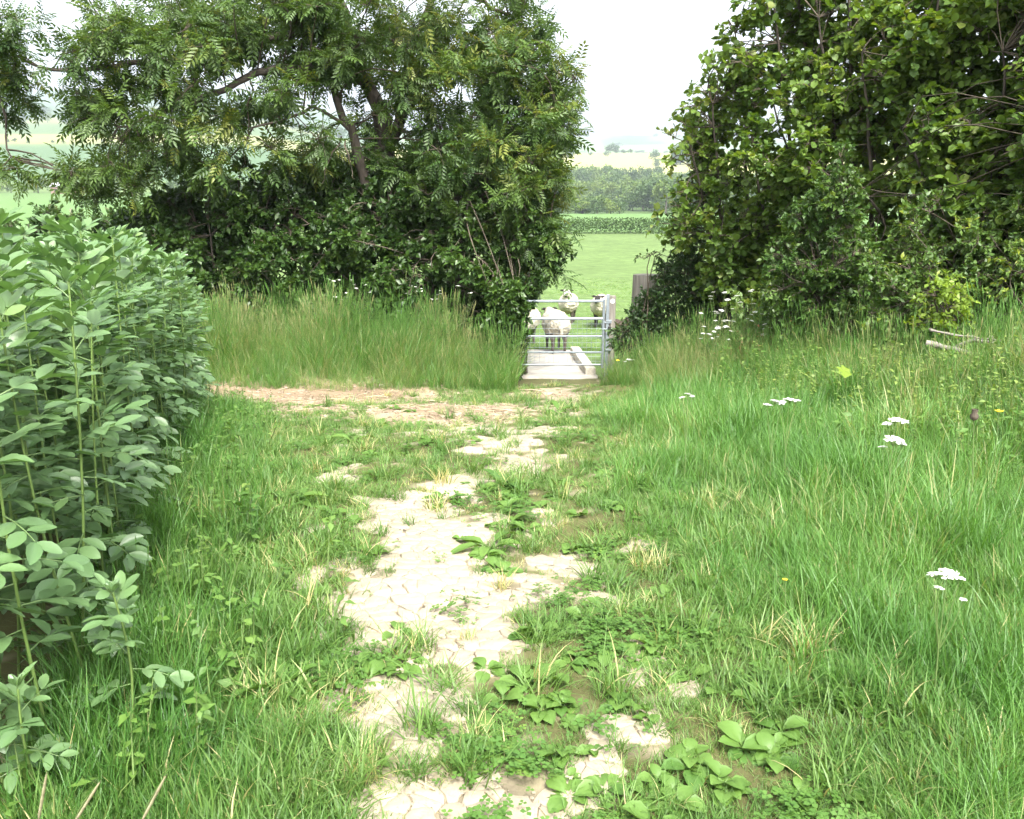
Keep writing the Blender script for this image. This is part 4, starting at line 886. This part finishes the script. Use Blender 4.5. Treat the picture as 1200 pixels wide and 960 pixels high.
# dead wood at the right hedge foot
rng = np.random.default_rng(81)
for k, (pp, r) in enumerate([([(1085, 402), (1130, 412), (1165, 428), (1180, 440)], .028), ([(1120, 408), (1150, 400), (1185, 415), (1210, 440)], .022), ([(1160, 395), (1170, 420), (1168, 445)], .02), ([(1090, 385), (1130, 395), (1175, 398)], .013)]):
    P = smooth_line([at(a, b_, 7.6 - .15 * i) for i, (a, b_) in enumerate(pp)], 12, .012); c = P[0].copy(); V, Q = tubes([(P - c, np.linspace(r, r * .45, 12) * (1 + .2 * np.sin(np.arange(12) * 2.1)))], 7)
    tag(link('dead_branch', npmesh('dead_branch', V, Q, smooth=True), M['deadwood'], None, c), 'grey dead branch lying at the foot of the brambles', 'branch', 'dead branches at the bramble foot')

# ------------------------------------------------------------------ gateway
GD = 14.0                                                   # depth of the gate
gz = Hs(1.2, GD)
xl, xr = at(590, 390, GD)[0], at(707, 390, GD)[0]
def gzp(py): return float(at(660, py, GD)[2])
groot = empty('field_gate', (xr, GD, gz)); tag(groot, 'galvanised steel field gate with five rails and wire mesh', 'gate')
def grel(x, y, z): return (x - xr, y - GD, z - gz)
RZ = [gzp(v) for v in (353, 373.5, 394, 413, 427.5)]
for i, z in enumerate(RZ): BM().cyl(grel(xl, GD, z), grel(xr - .02, GD, z), .022 if i < 2 else .015, 12).done('rail', M['galv'], groot, True)
for x in (xr, xl): BM().cyl(grel(x, GD, RZ[-1] - .05), grel(x, GD, RZ[0] + .025), .024, 12).done('stile', M['galv'], groot, True)
BM().cyl(grel((xl + xr) / 2, GD, RZ[-1]), grel((xl + xr) / 2, GD, RZ[0]), .012, 8).done('brace', M['galv'], groot, True) if False else None
wl = []
for k in range(int((xr - xl) / .075)):
    x = xl + .05 + k * .075; wl.append((np.array([grel(x, GD - .018, RZ[-1]), grel(x, GD - .018, RZ[1])]), np.full(2, .0021)))
for z in np.arange(RZ[-1] + .06, RZ[1], .075): wl.append((np.array([grel(xl, GD - .022, z), grel(xr, GD - .022, z)]), np.full(2, .0021)))
V, Q = tubes(wl, 4); tag(link('wire_mesh', npmesh('wire_mesh', V, Q), M['galv'], groot), kind='stuff')
lz = gzp(386)
lt = BM().box(grel(xr + .06, GD - .02, lz), (.16, .016, .03), bev=.003).box(grel(xr + .06, GD - .02, lz + .11), (.13, .014, .025), bev=.003).done('latch', M['galv'], groot)
BM().box(grel(xr + .09, GD - .045, lz + .01), (.05, .035, .085), bev=.006).done('lock_keep', M['dark'], lt)
# slam post and timber post
px1 = at(711.5, 390, GD)[0]; sroot = empty('slam_post', (px1, GD + .01, gz)); tag(sroot, 'galvanised steel clapping post fixed to the timber gatepost', 'gatepost')
BM().box((0, 0, (gzp(349) - gz) / 2), (.05, .05, gzp(349) - gz + .1), bev=.006).done('tube', M['galv'], sroot)
BM().box((.02, -.03, gzp(376) - gz), (.09, .02, .03), bev=.003).done('bracket', M['galv'], sroot); BM().box((.02, -.03, gzp(410) - gz), (.09, .02, .03), bev=.003).done('bracket', M['galv'], sroot)
px2 = at(717, 390, GD)[0]; proot = empty('gatepost', (px2, GD + .06, gz)); ptop = gzp(347) - gz; tag(proot, 'square weathered timber gatepost with a round white waymark disc', 'gatepost')
BM().box((0, 0, ptop / 2 - .1), (.105, .1, ptop + .2), bev=.008).done('post', M['wood'], proot)
dz = gzp(353.2) - gz
dk = BM().cyl((.0, -.052, dz), (.0, -.057, dz), .036, 24).done('waymark_disc', M['white'], proot)
def ring_mesh(r0, r1, n=28, a0=0, a1=6.2832):
    a = np.linspace(a0, a1, n); V = np.concatenate([np.c_[r0 * np.cos(a), np.zeros(n), r0 * np.sin(a)], np.c_[r1 * np.cos(a), np.zeros(n), r1 * np.sin(a)]]); i = np.arange(n - 1); return npmesh('ring', V, np.stack([i, i + 1, i + 1 + n, i + n], 1))
link('printed_ring', ring_mesh(.020, .026, 28, .9, 5.6), M['dark'], dk, (0, -.0585, dz)); link('printed_arrow', npmesh('printed_arrow', np.array([[-.012, 0, -.003], [.003, 0, -.003], [.003, 0, -.011], [.016, 0, 0], [.003, 0, .011], [.003, 0, .003], [-.012, 0, .003]]), [np.array([[0, 1, 5, 6]]), np.array([[2, 3, 4]])]), M['dark'], dk, (0, -.0585, dz))
hx = xl - .06; hroot = empty('hanging_post', (hx, GD + .03, gz)); tag(hroot, 'timber hanging post of the gate hidden in the dark hedge', 'gatepost'); BM().box((0, 0, ptop / 2 - .1), (.12, .12, ptop + .25), bev=.01).done('post', M['wood'], hroot); BM().cyl((.05, -.02, .35), (.05, -.02, .45), .02, 8).done('hinge', M['galv'], hroot)
# wide stump of an old pole
s0 = at(757, 322, 14.6); sz_ = Hs(s0[0], 14.6); stump = empty('pole_stump', (s0[0], 14.6, sz_)); tag(stump, 'wide sawn-off grey wooden pole half hidden by the dark bush', 'stump')
hh = float(s0[2]) - sz_; P = np.array([[0, 0, -.1], [0, 0, hh * .4], [.01, 0, hh * .85], [.01, 0, hh]]); V, Q = tubes([(P, np.array([.235, .225, .215, .21]))], 20)
rngp = np.random.default_rng(2); V[:, :2] *= (1 + .03 * np.tile(rngp.normal(0, 1, 20), 4))[:, None]; link('trunk', npmesh('trunk', V, Q, smooth=True), M['wood'], stump)
top = V[-20:]; link('sawn_top', npmesh('sawn_top', np.concatenate([top * [1, 1, 1] + [0, 0, .001], [[.01, 0, hh + .004]]]), np.array([[i, (i + 1) % 20, 20] for i in range(20)])), M['deadwood'], stump)
# concrete slab bridge behind the gate with timber kerbs
sx0, sx1 = at(618, 410, 15)[0] - .1, at(688, 410, 15)[0]
slab = tag(empty('slab_bridge', ((sx0 + sx1) / 2, 16.0, Hs(1, 16.0))), kind='structure')
ys_ = np.concatenate([[14.26], np.linspace(14.25, 17.9, 12), [17.91]]); rows = np.array([[(x, yv, Hs(.8, yv) + .05) for x in np.linspace(sx0 - .15, sx1 + .12, 8)] for yv in ys_]).reshape(-1, 3); rows[:8, 2] -= .2; rows[-8:, 2] -= .2; rows[:, 2] += .008 * wob(rows[:, 0], rows[:, 1], .4); ii = np.arange(14 * 8).reshape(14, 8)
o = link('slab', npmesh('slab', rows - np.array(slab.location), np.stack([ii[:-1, :-1], ii[:-1, 1:], ii[1:, 1:], ii[1:, :-1]], 2).reshape(-1, 4), smooth=True), M['concrete'], slab)
a = np.array([at(692, 418, 14.6)[0], 14.5]); b_ = np.array([at(675, 400, 17)[0], 17.3]); M['paletimber'] = plain('pale_timber', (.5, .46, .38), .9, var=.2, scale=8, bump=.4, stretch=(3, .3, 3))
mid = (a + b_) / 2; kb = BM().box((0, 0, .07), (.17, float(np.linalg.norm(b_ - a)), .16), bev=.012).done('timber_kerb', M['paletimber'], None, loc=(mid[0], mid[1], Hs(mid[0], mid[1]) + .02)); za, zb_ = Hs(*a), Hs(*b_)
kb.rotation_euler = (math.atan2(zb_ - za, np.linalg.norm(b_ - a)), 0, -math.atan2(b_[0] - a[0], b_[1] - a[1])); tag(kb, 'pale sawn timber kerb along the slab behind the gate', 'timber')

# ------------------------------------------------------------------ sheep
M['sheep'] = None
m, t, N, L = nodes('sheep_coat'); at_ = N('Attribute'); at_.attribute_name = 'coat'; pz = N('BsdfPrincipled'); pz.inputs['Roughness'].default_value = .95; pz.inputs['Specular IOR Level'].default_value = .1
nz = N('TexNoise'); nz.inputs['Scale'].default_value = 45; tcn = N('TexCoord'); L(tcn.outputs['Object'], nz.inputs['Vector']); bp = N('Bump'); bp.inputs['Strength'].default_value = .8; bp.inputs['Distance'].default_value = .02; L(nz.outputs[0], bp.inputs['Height']); L(bp.outputs[0], pz.inputs['Normal'])
L(at_.outputs['Color'], pz.inputs['Base Color']); ou = N('OutputMaterial'); L(pz.outputs[0], ou.inputs[0]); M['sheep'] = m
def sheep(label, px, py_feet, d, heading, face, neck_turn=0.0, head_low=0.0, size=1.0, group=None, fleece=None):
    """heading: direction the body faces (0 = +X)"""
    fl, dk_, wh_ = (.50, .455, .365), (.03, .027, .026), (.52, .49, .43)
    fl = fleece or fl
    ch = []   # (list of (point, radius), colour)
    body = [((-.46, 0, .60), .17), ((-.36, 0, .60), .255), ((-.15, 0, .595), .29), ((.08, 0, .585), .295), ((.28, 0, .60), .265), ((.40, 0, .63), .20)]
    ct, st = math.cos(neck_turn), math.sin(neck_turn)
    def nk(f, s, z): return (.40 + ct * f - st * s, st * f + ct * s, z)
    hl_ = head_low
    neck = [((.38, 0, .66), .185), (nk(.10, 0, .76 - hl_ * .5), .145), (nk(.17, 0, .85 - hl_ * .8), .115)]
    head = [(nk(.20, 0, .915 - hl_), .082), (nk(.27, 0, .895 - hl_), .076), (nk(.36, 0, .85 - hl_), .056), (nk(.40, 0, .825 - hl_), .046)]
    ch += [(body, 'f'), (neck, 'f'), (head, 'h')]
    for sg in (-1, 1):
        ch.append(([(nk(.18, sg * .07, .945 - hl_), .026), (nk(.175, sg * .12, .958 - hl_), .034), (nk(.17, sg * .17, .95 - hl_), .024), (nk(.17, sg * .195, .945 - hl_), .012)], 'e'))
        stx = .03 * sg
        ch.append(([((.27 + stx, sg * .125, .50), .10), ((.28 + stx, sg * .125, .36), .058), ((.275 + stx, sg * .125, .24), .040), ((.28 + stx, sg * .125, .06), .033), ((.295 + stx, sg * .125, .028), .036)], 'l'))
        ch.append(([((-.34 - stx, sg * .13, .52), .14), ((-.30 - stx, sg * .135, .40), .085), ((-.40 - stx, sg * .135, .27), .046), ((-.385 - stx, sg * .135, .06), .034), ((-.37 - stx, sg * .135, .028), .037)], 'l'))
    ch.append(([((-.58, 0, .68), .05), ((-.63, 0, .55), .045), ((-.63, 0, .42), .035)], 'f'))
    S = []
    for pts, k in ch:
        for (p0, r0), (p1, r1) in zip(pts[:-1], pts[1:]):
            p0, p1 = np.array(p0), np.array(p1); n_ = max(2, int(np.linalg.norm(p1 - p0) / (min(r0, r1) * .45)))
            for f in np.linspace(0, 1, n_): S.append((*(p0 * (1 - f) + p1 * f), r0 * (1 - f) + r1 * f, k))
    bm = bmesh.new()
    for (x_, y_, z_, r_, k) in S: bmesh.ops.create_icosphere(bm, subdivisions=2, radius=r_, matrix=Matrix.Translation((x_, y_, z_)))
    me0 = bpy.data.meshes.new('tmp'); bm.to_mesh(me0); bm.free(); ob = bpy.data.objects.new('tmp', me0); COL.objects.link(ob)
    rm = ob.modifiers.new('r', 'REMESH'); rm.mode = 'VOXEL'; rm.voxel_size = .02; smd = ob.modifiers.new('s', 'SMOOTH'); smd.factor = .5; smd.iterations = 3
    dg = bpy.context.evaluated_depsgraph_get(); me = bpy.data.meshes.new_from_object(ob.evaluated_get(dg)); bpy.data.objects.remove(ob)
    n_ = len(me.vertices); C = np.empty(n_ * 3, np.float32); me.vertices.foreach_get('co', C); C = C.reshape(-1, 3); Nn = np.empty(n_ * 3, np.float32); me.vertices.foreach_get('normal', Nn); Nn = Nn.reshape(-1, 3)
    SP = np.array([s[:4] for s in S]); K = np.array([s[4] for s in S]); dist_ = np.linalg.norm(C[:, None] - SP[None, :, :3], axis=2) - SP[None, :, 3]; kk = K[np.argmin(dist_, 1)]
    colr = np.tile(np.array(fl), (n_, 1)) * (1 + .08 * wob(C[:, 0], C[:, 2] + C[:, 1], .12))[:, None]
    colr[(kk == 'f') & (C[:, 2] < .42)] *= [.8, .74, .64]
    legs = (kk == 'l') & (C[:, 2] < .44); colr[legs] = dk_ if face != 'white' else (.10, .085, .07)
    hd = kk == 'h'; colr[hd] = dk_ if face == 'dark' else wh_; colr[kk == 'e'] = dk_
    if face != 'dark':
        for sg in (-1, 1):
            e = np.array(nk(.27, sg * .062, .925 - hl_)); colr[(np.linalg.norm(C - e, axis=1) < .036) & hd] = dk_
        e = np.array(nk(.42, 0, .82 - hl_)); colr[(np.linalg.norm(C - e, axis=1) < .042) & hd] = dk_
    wool = ((kk == 'f') | ((kk == 'l') & (C[:, 2] > .44))); C = C + Nn * (wool * (.012 * wob(C[:, 0] + C[:, 1], C[:, 2], .045, 3) + .01 * wob(C[:, 0], C[:, 1] + C[:, 2], .1)))[:, None]
    me.vertices.foreach_set('co', C.astype(np.float32).ravel()); a = me.attributes.new('coat', 'FLOAT_COLOR', 'POINT'); a.data.foreach_set('color', np.concatenate([colr, np.ones((n_, 1))], 1).astype(np.float32).ravel()); me.polygons.foreach_set('use_smooth', np.ones(len(me.polygons), bool)); me.materials.clear()
    p = at(px, py_feet, d); o = link('sheep', me, M['sheep'], None, (p[0], p[1], Hs(p[0], p[1]) + (.05 if d < 17.9 else 0)), (0, 0, heading), size); tag(o, label, 'sheep', group)
sheep('white sheep seen from behind standing on the slab edge', 651, 391, 17.6, math.radians(98), 'white', .2, .12, .93)
sheep('white-faced sheep with black ears and eye patches looking at the gate', 666, 372, 25.5, math.radians(-98), 'white', -.05, -.06, 1.0)
sheep('black-faced white sheep standing behind the gatepost', 704, 372, 24.5, math.radians(-100), 'dark', -.2, .06, 1.0)
sheep('cream sheep half hidden by the hedge at the hinge end', 614, 390, 19.5, math.radians(60), 'white', .3, .25, .95)
sheep('small dark brown lamb peering out beyond the timber gatepost', 720.5, 382, 20.5, math.radians(-40), 'dark', .2, -.02, .56, fleece=(.07, .055, .045))

# ------------------------------------------------------------------ far hedge, wood, hills
rng = np.random.default_rng(91)
hx_ = np.linspace(-14, 40, 1100); n = 22000
x = rng.uniform(-16, 42, n); yv = 111 + rng.normal(0, .28, n) + .01 * x; hgt = rng.uniform(0, 1, n) ** .8 * (1.62 + .05 * wob(x, x * 0, 1.3)); z = H(x, yv) + hgt
R = frames(rng.normal(0, 1, (n, 3)), rng.normal(0, 1, (n, 3))); V, Fc = stamp(*T_KITE2, R, np.c_[x, yv, z], rng.uniform(.14, .3, n))
o = tag(link('field_hedge', npmesh('field_hedge', V, Fc, {'tint': ('FLOAT', np.repeat(rng.uniform(.1, .75, n), 4))}), M['fartree'], None), 'long clipped hedge across the far side of the sheep pasture', 'hedge')
def far_tree_mesh(seed, n=900, lobes=9):
    """unit tree: height 1"""
    rng = np.random.default_rng(seed); LPs, tn = [], []
    for k in range(lobes):
        c = np.array([rng.normal(0, .17), rng.normal(0, .17), rng.uniform(.28, .78)]); r = rng.uniform(.16, .25); v = rng.normal(0, 1, (n // lobes, 3)); v /= np.linalg.norm(v, axis=1, keepdims=True); v *= rng.uniform(.55, 1.05, (len(v), 1)); LPs.append(c + v * r * [1, 1, .85]); tn.append(np.full(len(v), rng.uniform(.1, .85)))
    LP = np.concatenate(LPs); tn = np.clip(np.concatenate(tn) + rng.normal(0, .12, len(LP)), 0, 1); R = frames(rng.normal(0, 1, (len(LP), 3)), rng.normal(0, 1, (len(LP), 3)) + [0, 0, .6]); V, Fc = stamp(*T_KITE2, R, LP, rng.uniform(.055, .105, len(LP)))
    return npmesh('crown', V, Fc, {'tint': ('FLOAT', np.repeat(tn, 4))})
FT = []
for i in range(8):
    me = far_tree_mesh(800 + i); me.materials.append(M['fartree'] if i < 4 else M['fartree_light']); FT.append(me)
V, Q = tubes([(np.array([[0, 0, -.05], [0, 0, .3], [.02, .01, .6]]), np.array([.025, .02, .008]))], 5); FTT = npmesh('trunk', V, Q); FTT.materials.append(M['bark'])
def far_tree(x, y, h, kind, name, label, group, sx=1.0):
    root = empty(name, (x, y, Hs(x, y) - .3 - .08 * h), rng.uniform(0, 6.28)); root.scale = (h * sx, h * sx, h); tag(root, label, 'tree', group); tag(link('crown', FT[kind], None, root), kind='stuff'); link('trunk', FTT, None, root)
# wooded slope in the gap
for k in range(270):
    d = 330 + 420 * rng.uniform() ** .9; u = rng.uniform(.03, .30); py = np.interp(d, _RD, _RP)
    if d < 430 and u < .11: continue
    if d > 640 and u > .16: continue
    light = rng.uniform() < .45
    far_tree(u * d, d, rng.uniform(10, 17), int(rng.integers(4, 8) if light else rng.integers(0, 4)), 'woodland_tree', 'pale yellow-green rounded tree in the wood on the opposite slope' if light else 'dark green rounded tree in the wood on the opposite slope', 'light trees of the sloping wood' if light else 'dark trees of the sloping wood', rng.uniform(.9, 1.25))
for k in range(46):      # hedge trees beside the small field
    d = rng.uniform(300, 345); u = rng.uniform(.0, .12); far_tree(u * d, d, rng.uniform(5, 8), int(rng.integers(0, 8)), 'hedgerow_tree', 'small rounded tree in the hedgerow above the narrow green field', 'hedgerow trees above the narrow field', 1.3) if k < 26 else None
for (px_, d, h) in [(703, 1180, 9), (686, 1200, 6), (706, 1260, 16), (713, 1260, 12), (664, 1150, 22), (722, 1280, 8), (730, 1290, 8)]:
    x = (px_ - 600) / F * d * 1.03; far_tree(x, d, h, int(rng.integers(0, 4)), 'hill_tree', 'lone dark tree on the pale hill field', 'trees on the pale hill field', 1.2)
for k in range(16):
    px_ = rng.uniform(752, 812); d = rng.uniform(960, 1160) ; far_tree((px_ - 600) / F * d * 1.03, d, rng.uniform(14, 24) if px_ > 780 else rng.uniform(10, 15), int(rng.integers(0, 4)), 'copse_tree', 'dark blue-green tree of the copse on the right of the hill field', 'copse on the hill field', 1.2)
# left valley: hedgerow and parkland trees
for (d, n_, h0, h1, lab, grp) in [(405, 26, 6, 11, 'rounded parkland tree along the valley floor seen under the ash', 'parkland trees in the valley'), (530, 18, 3, 5, 'small hedge tree on the line below the blue-green field', 'hedge trees below the blue-green field'), (872, 22, 3, 5, 'tiny hedge tree between the blue-green and straw fields', 'hedge trees above the blue-green field'), (1370, 24, 16, 26, 'dark tree in the belt above the straw field', 'tree belt above the straw field'), (1720, 22, 18, 28, 'hazy tree in the topmost woodland belt', 'topmost woodland belt')]:
    for k in range(n_):
        u = -.60 + .42 * (k + rng.uniform(0, 1)) / n_; dd = d * rng.uniform(.985, 1.015); far_tree(u * dd, dd, rng.uniform(h0, h1), int(rng.integers(0, 6)), 'valley_tree', lab, grp, rng.uniform(1.0, 1.35))
# far hill scrub in the gap
for k in range(26):
    u = rng.uniform(.05, .2); d = rng.choice([1900, 2300, 2700, 3100]) * rng.uniform(.97, 1.03); far_tree(u * d, d, rng.uniform(10, 18), int(rng.integers(0, 4)), 'hillside_tree', 'tiny hazy tree scattered on the farthest blue hill', 'trees on the farthest hill', 1.6)
# barn in the valley
bx, by = (108 - 600) / F * 395 * 1.03, 395.; br_ = empty('barn', (bx, by, Hs(bx, by) - .2), .15); tag(br_, 'small farm building with pale roof among valley trees', 'building')
BM().box((0, 0, 1.6), (11, 6, 3.2)).done('wall', M['brick'], br_)
me = npmesh('roof', np.array([[-5.8, -3.4, 3.1], [5.8, -3.4, 3.1], [5.8, 3.4, 3.1], [-5.8, 3.4, 3.1], [-5.8, 0, 5], [5.8, 0, 5]]), [np.array([[0, 1, 5, 4], [2, 3, 4, 5], [3, 2, 1, 0]]), np.array([[0, 4, 3], [1, 2, 5]])]); link('roof', me, M['roof'], br_)
for k in (-3.4, 0, 3.4): BM().box((k, -3.03, 1.4), (1.2, .1, 1.4)).done('window', M['dark'], br_)

# ------------------------------------------------------------------ haze
m = bpy.data.materials.new('haze_air'); m.use_nodes = True; t = m.node_tree; t.nodes.clear(); pv_ = t.nodes.new('ShaderNodeVolumePrincipled'); pv_.inputs['Color'].default_value = (.80, .91, 1, 1); pv_.inputs['Density'].default_value = .00030; pv_.inputs['Anisotropy'].default_value = .2
ov = t.nodes.new('ShaderNodeOutputMaterial'); t.links.new(pv_.outputs[0], ov.inputs['Volume'])
zmin, zmax = float(GZ.min()) - 1.5, float(GZ.max()) + 40
hz_ = BM().box((0, 2060, (zmin + zmax) / 2), (6990, 4360, zmax - zmin)).done('haze', m); tag(hz_, 'pale blue summer haze filling the valley air', 'haze', kind='stuff')
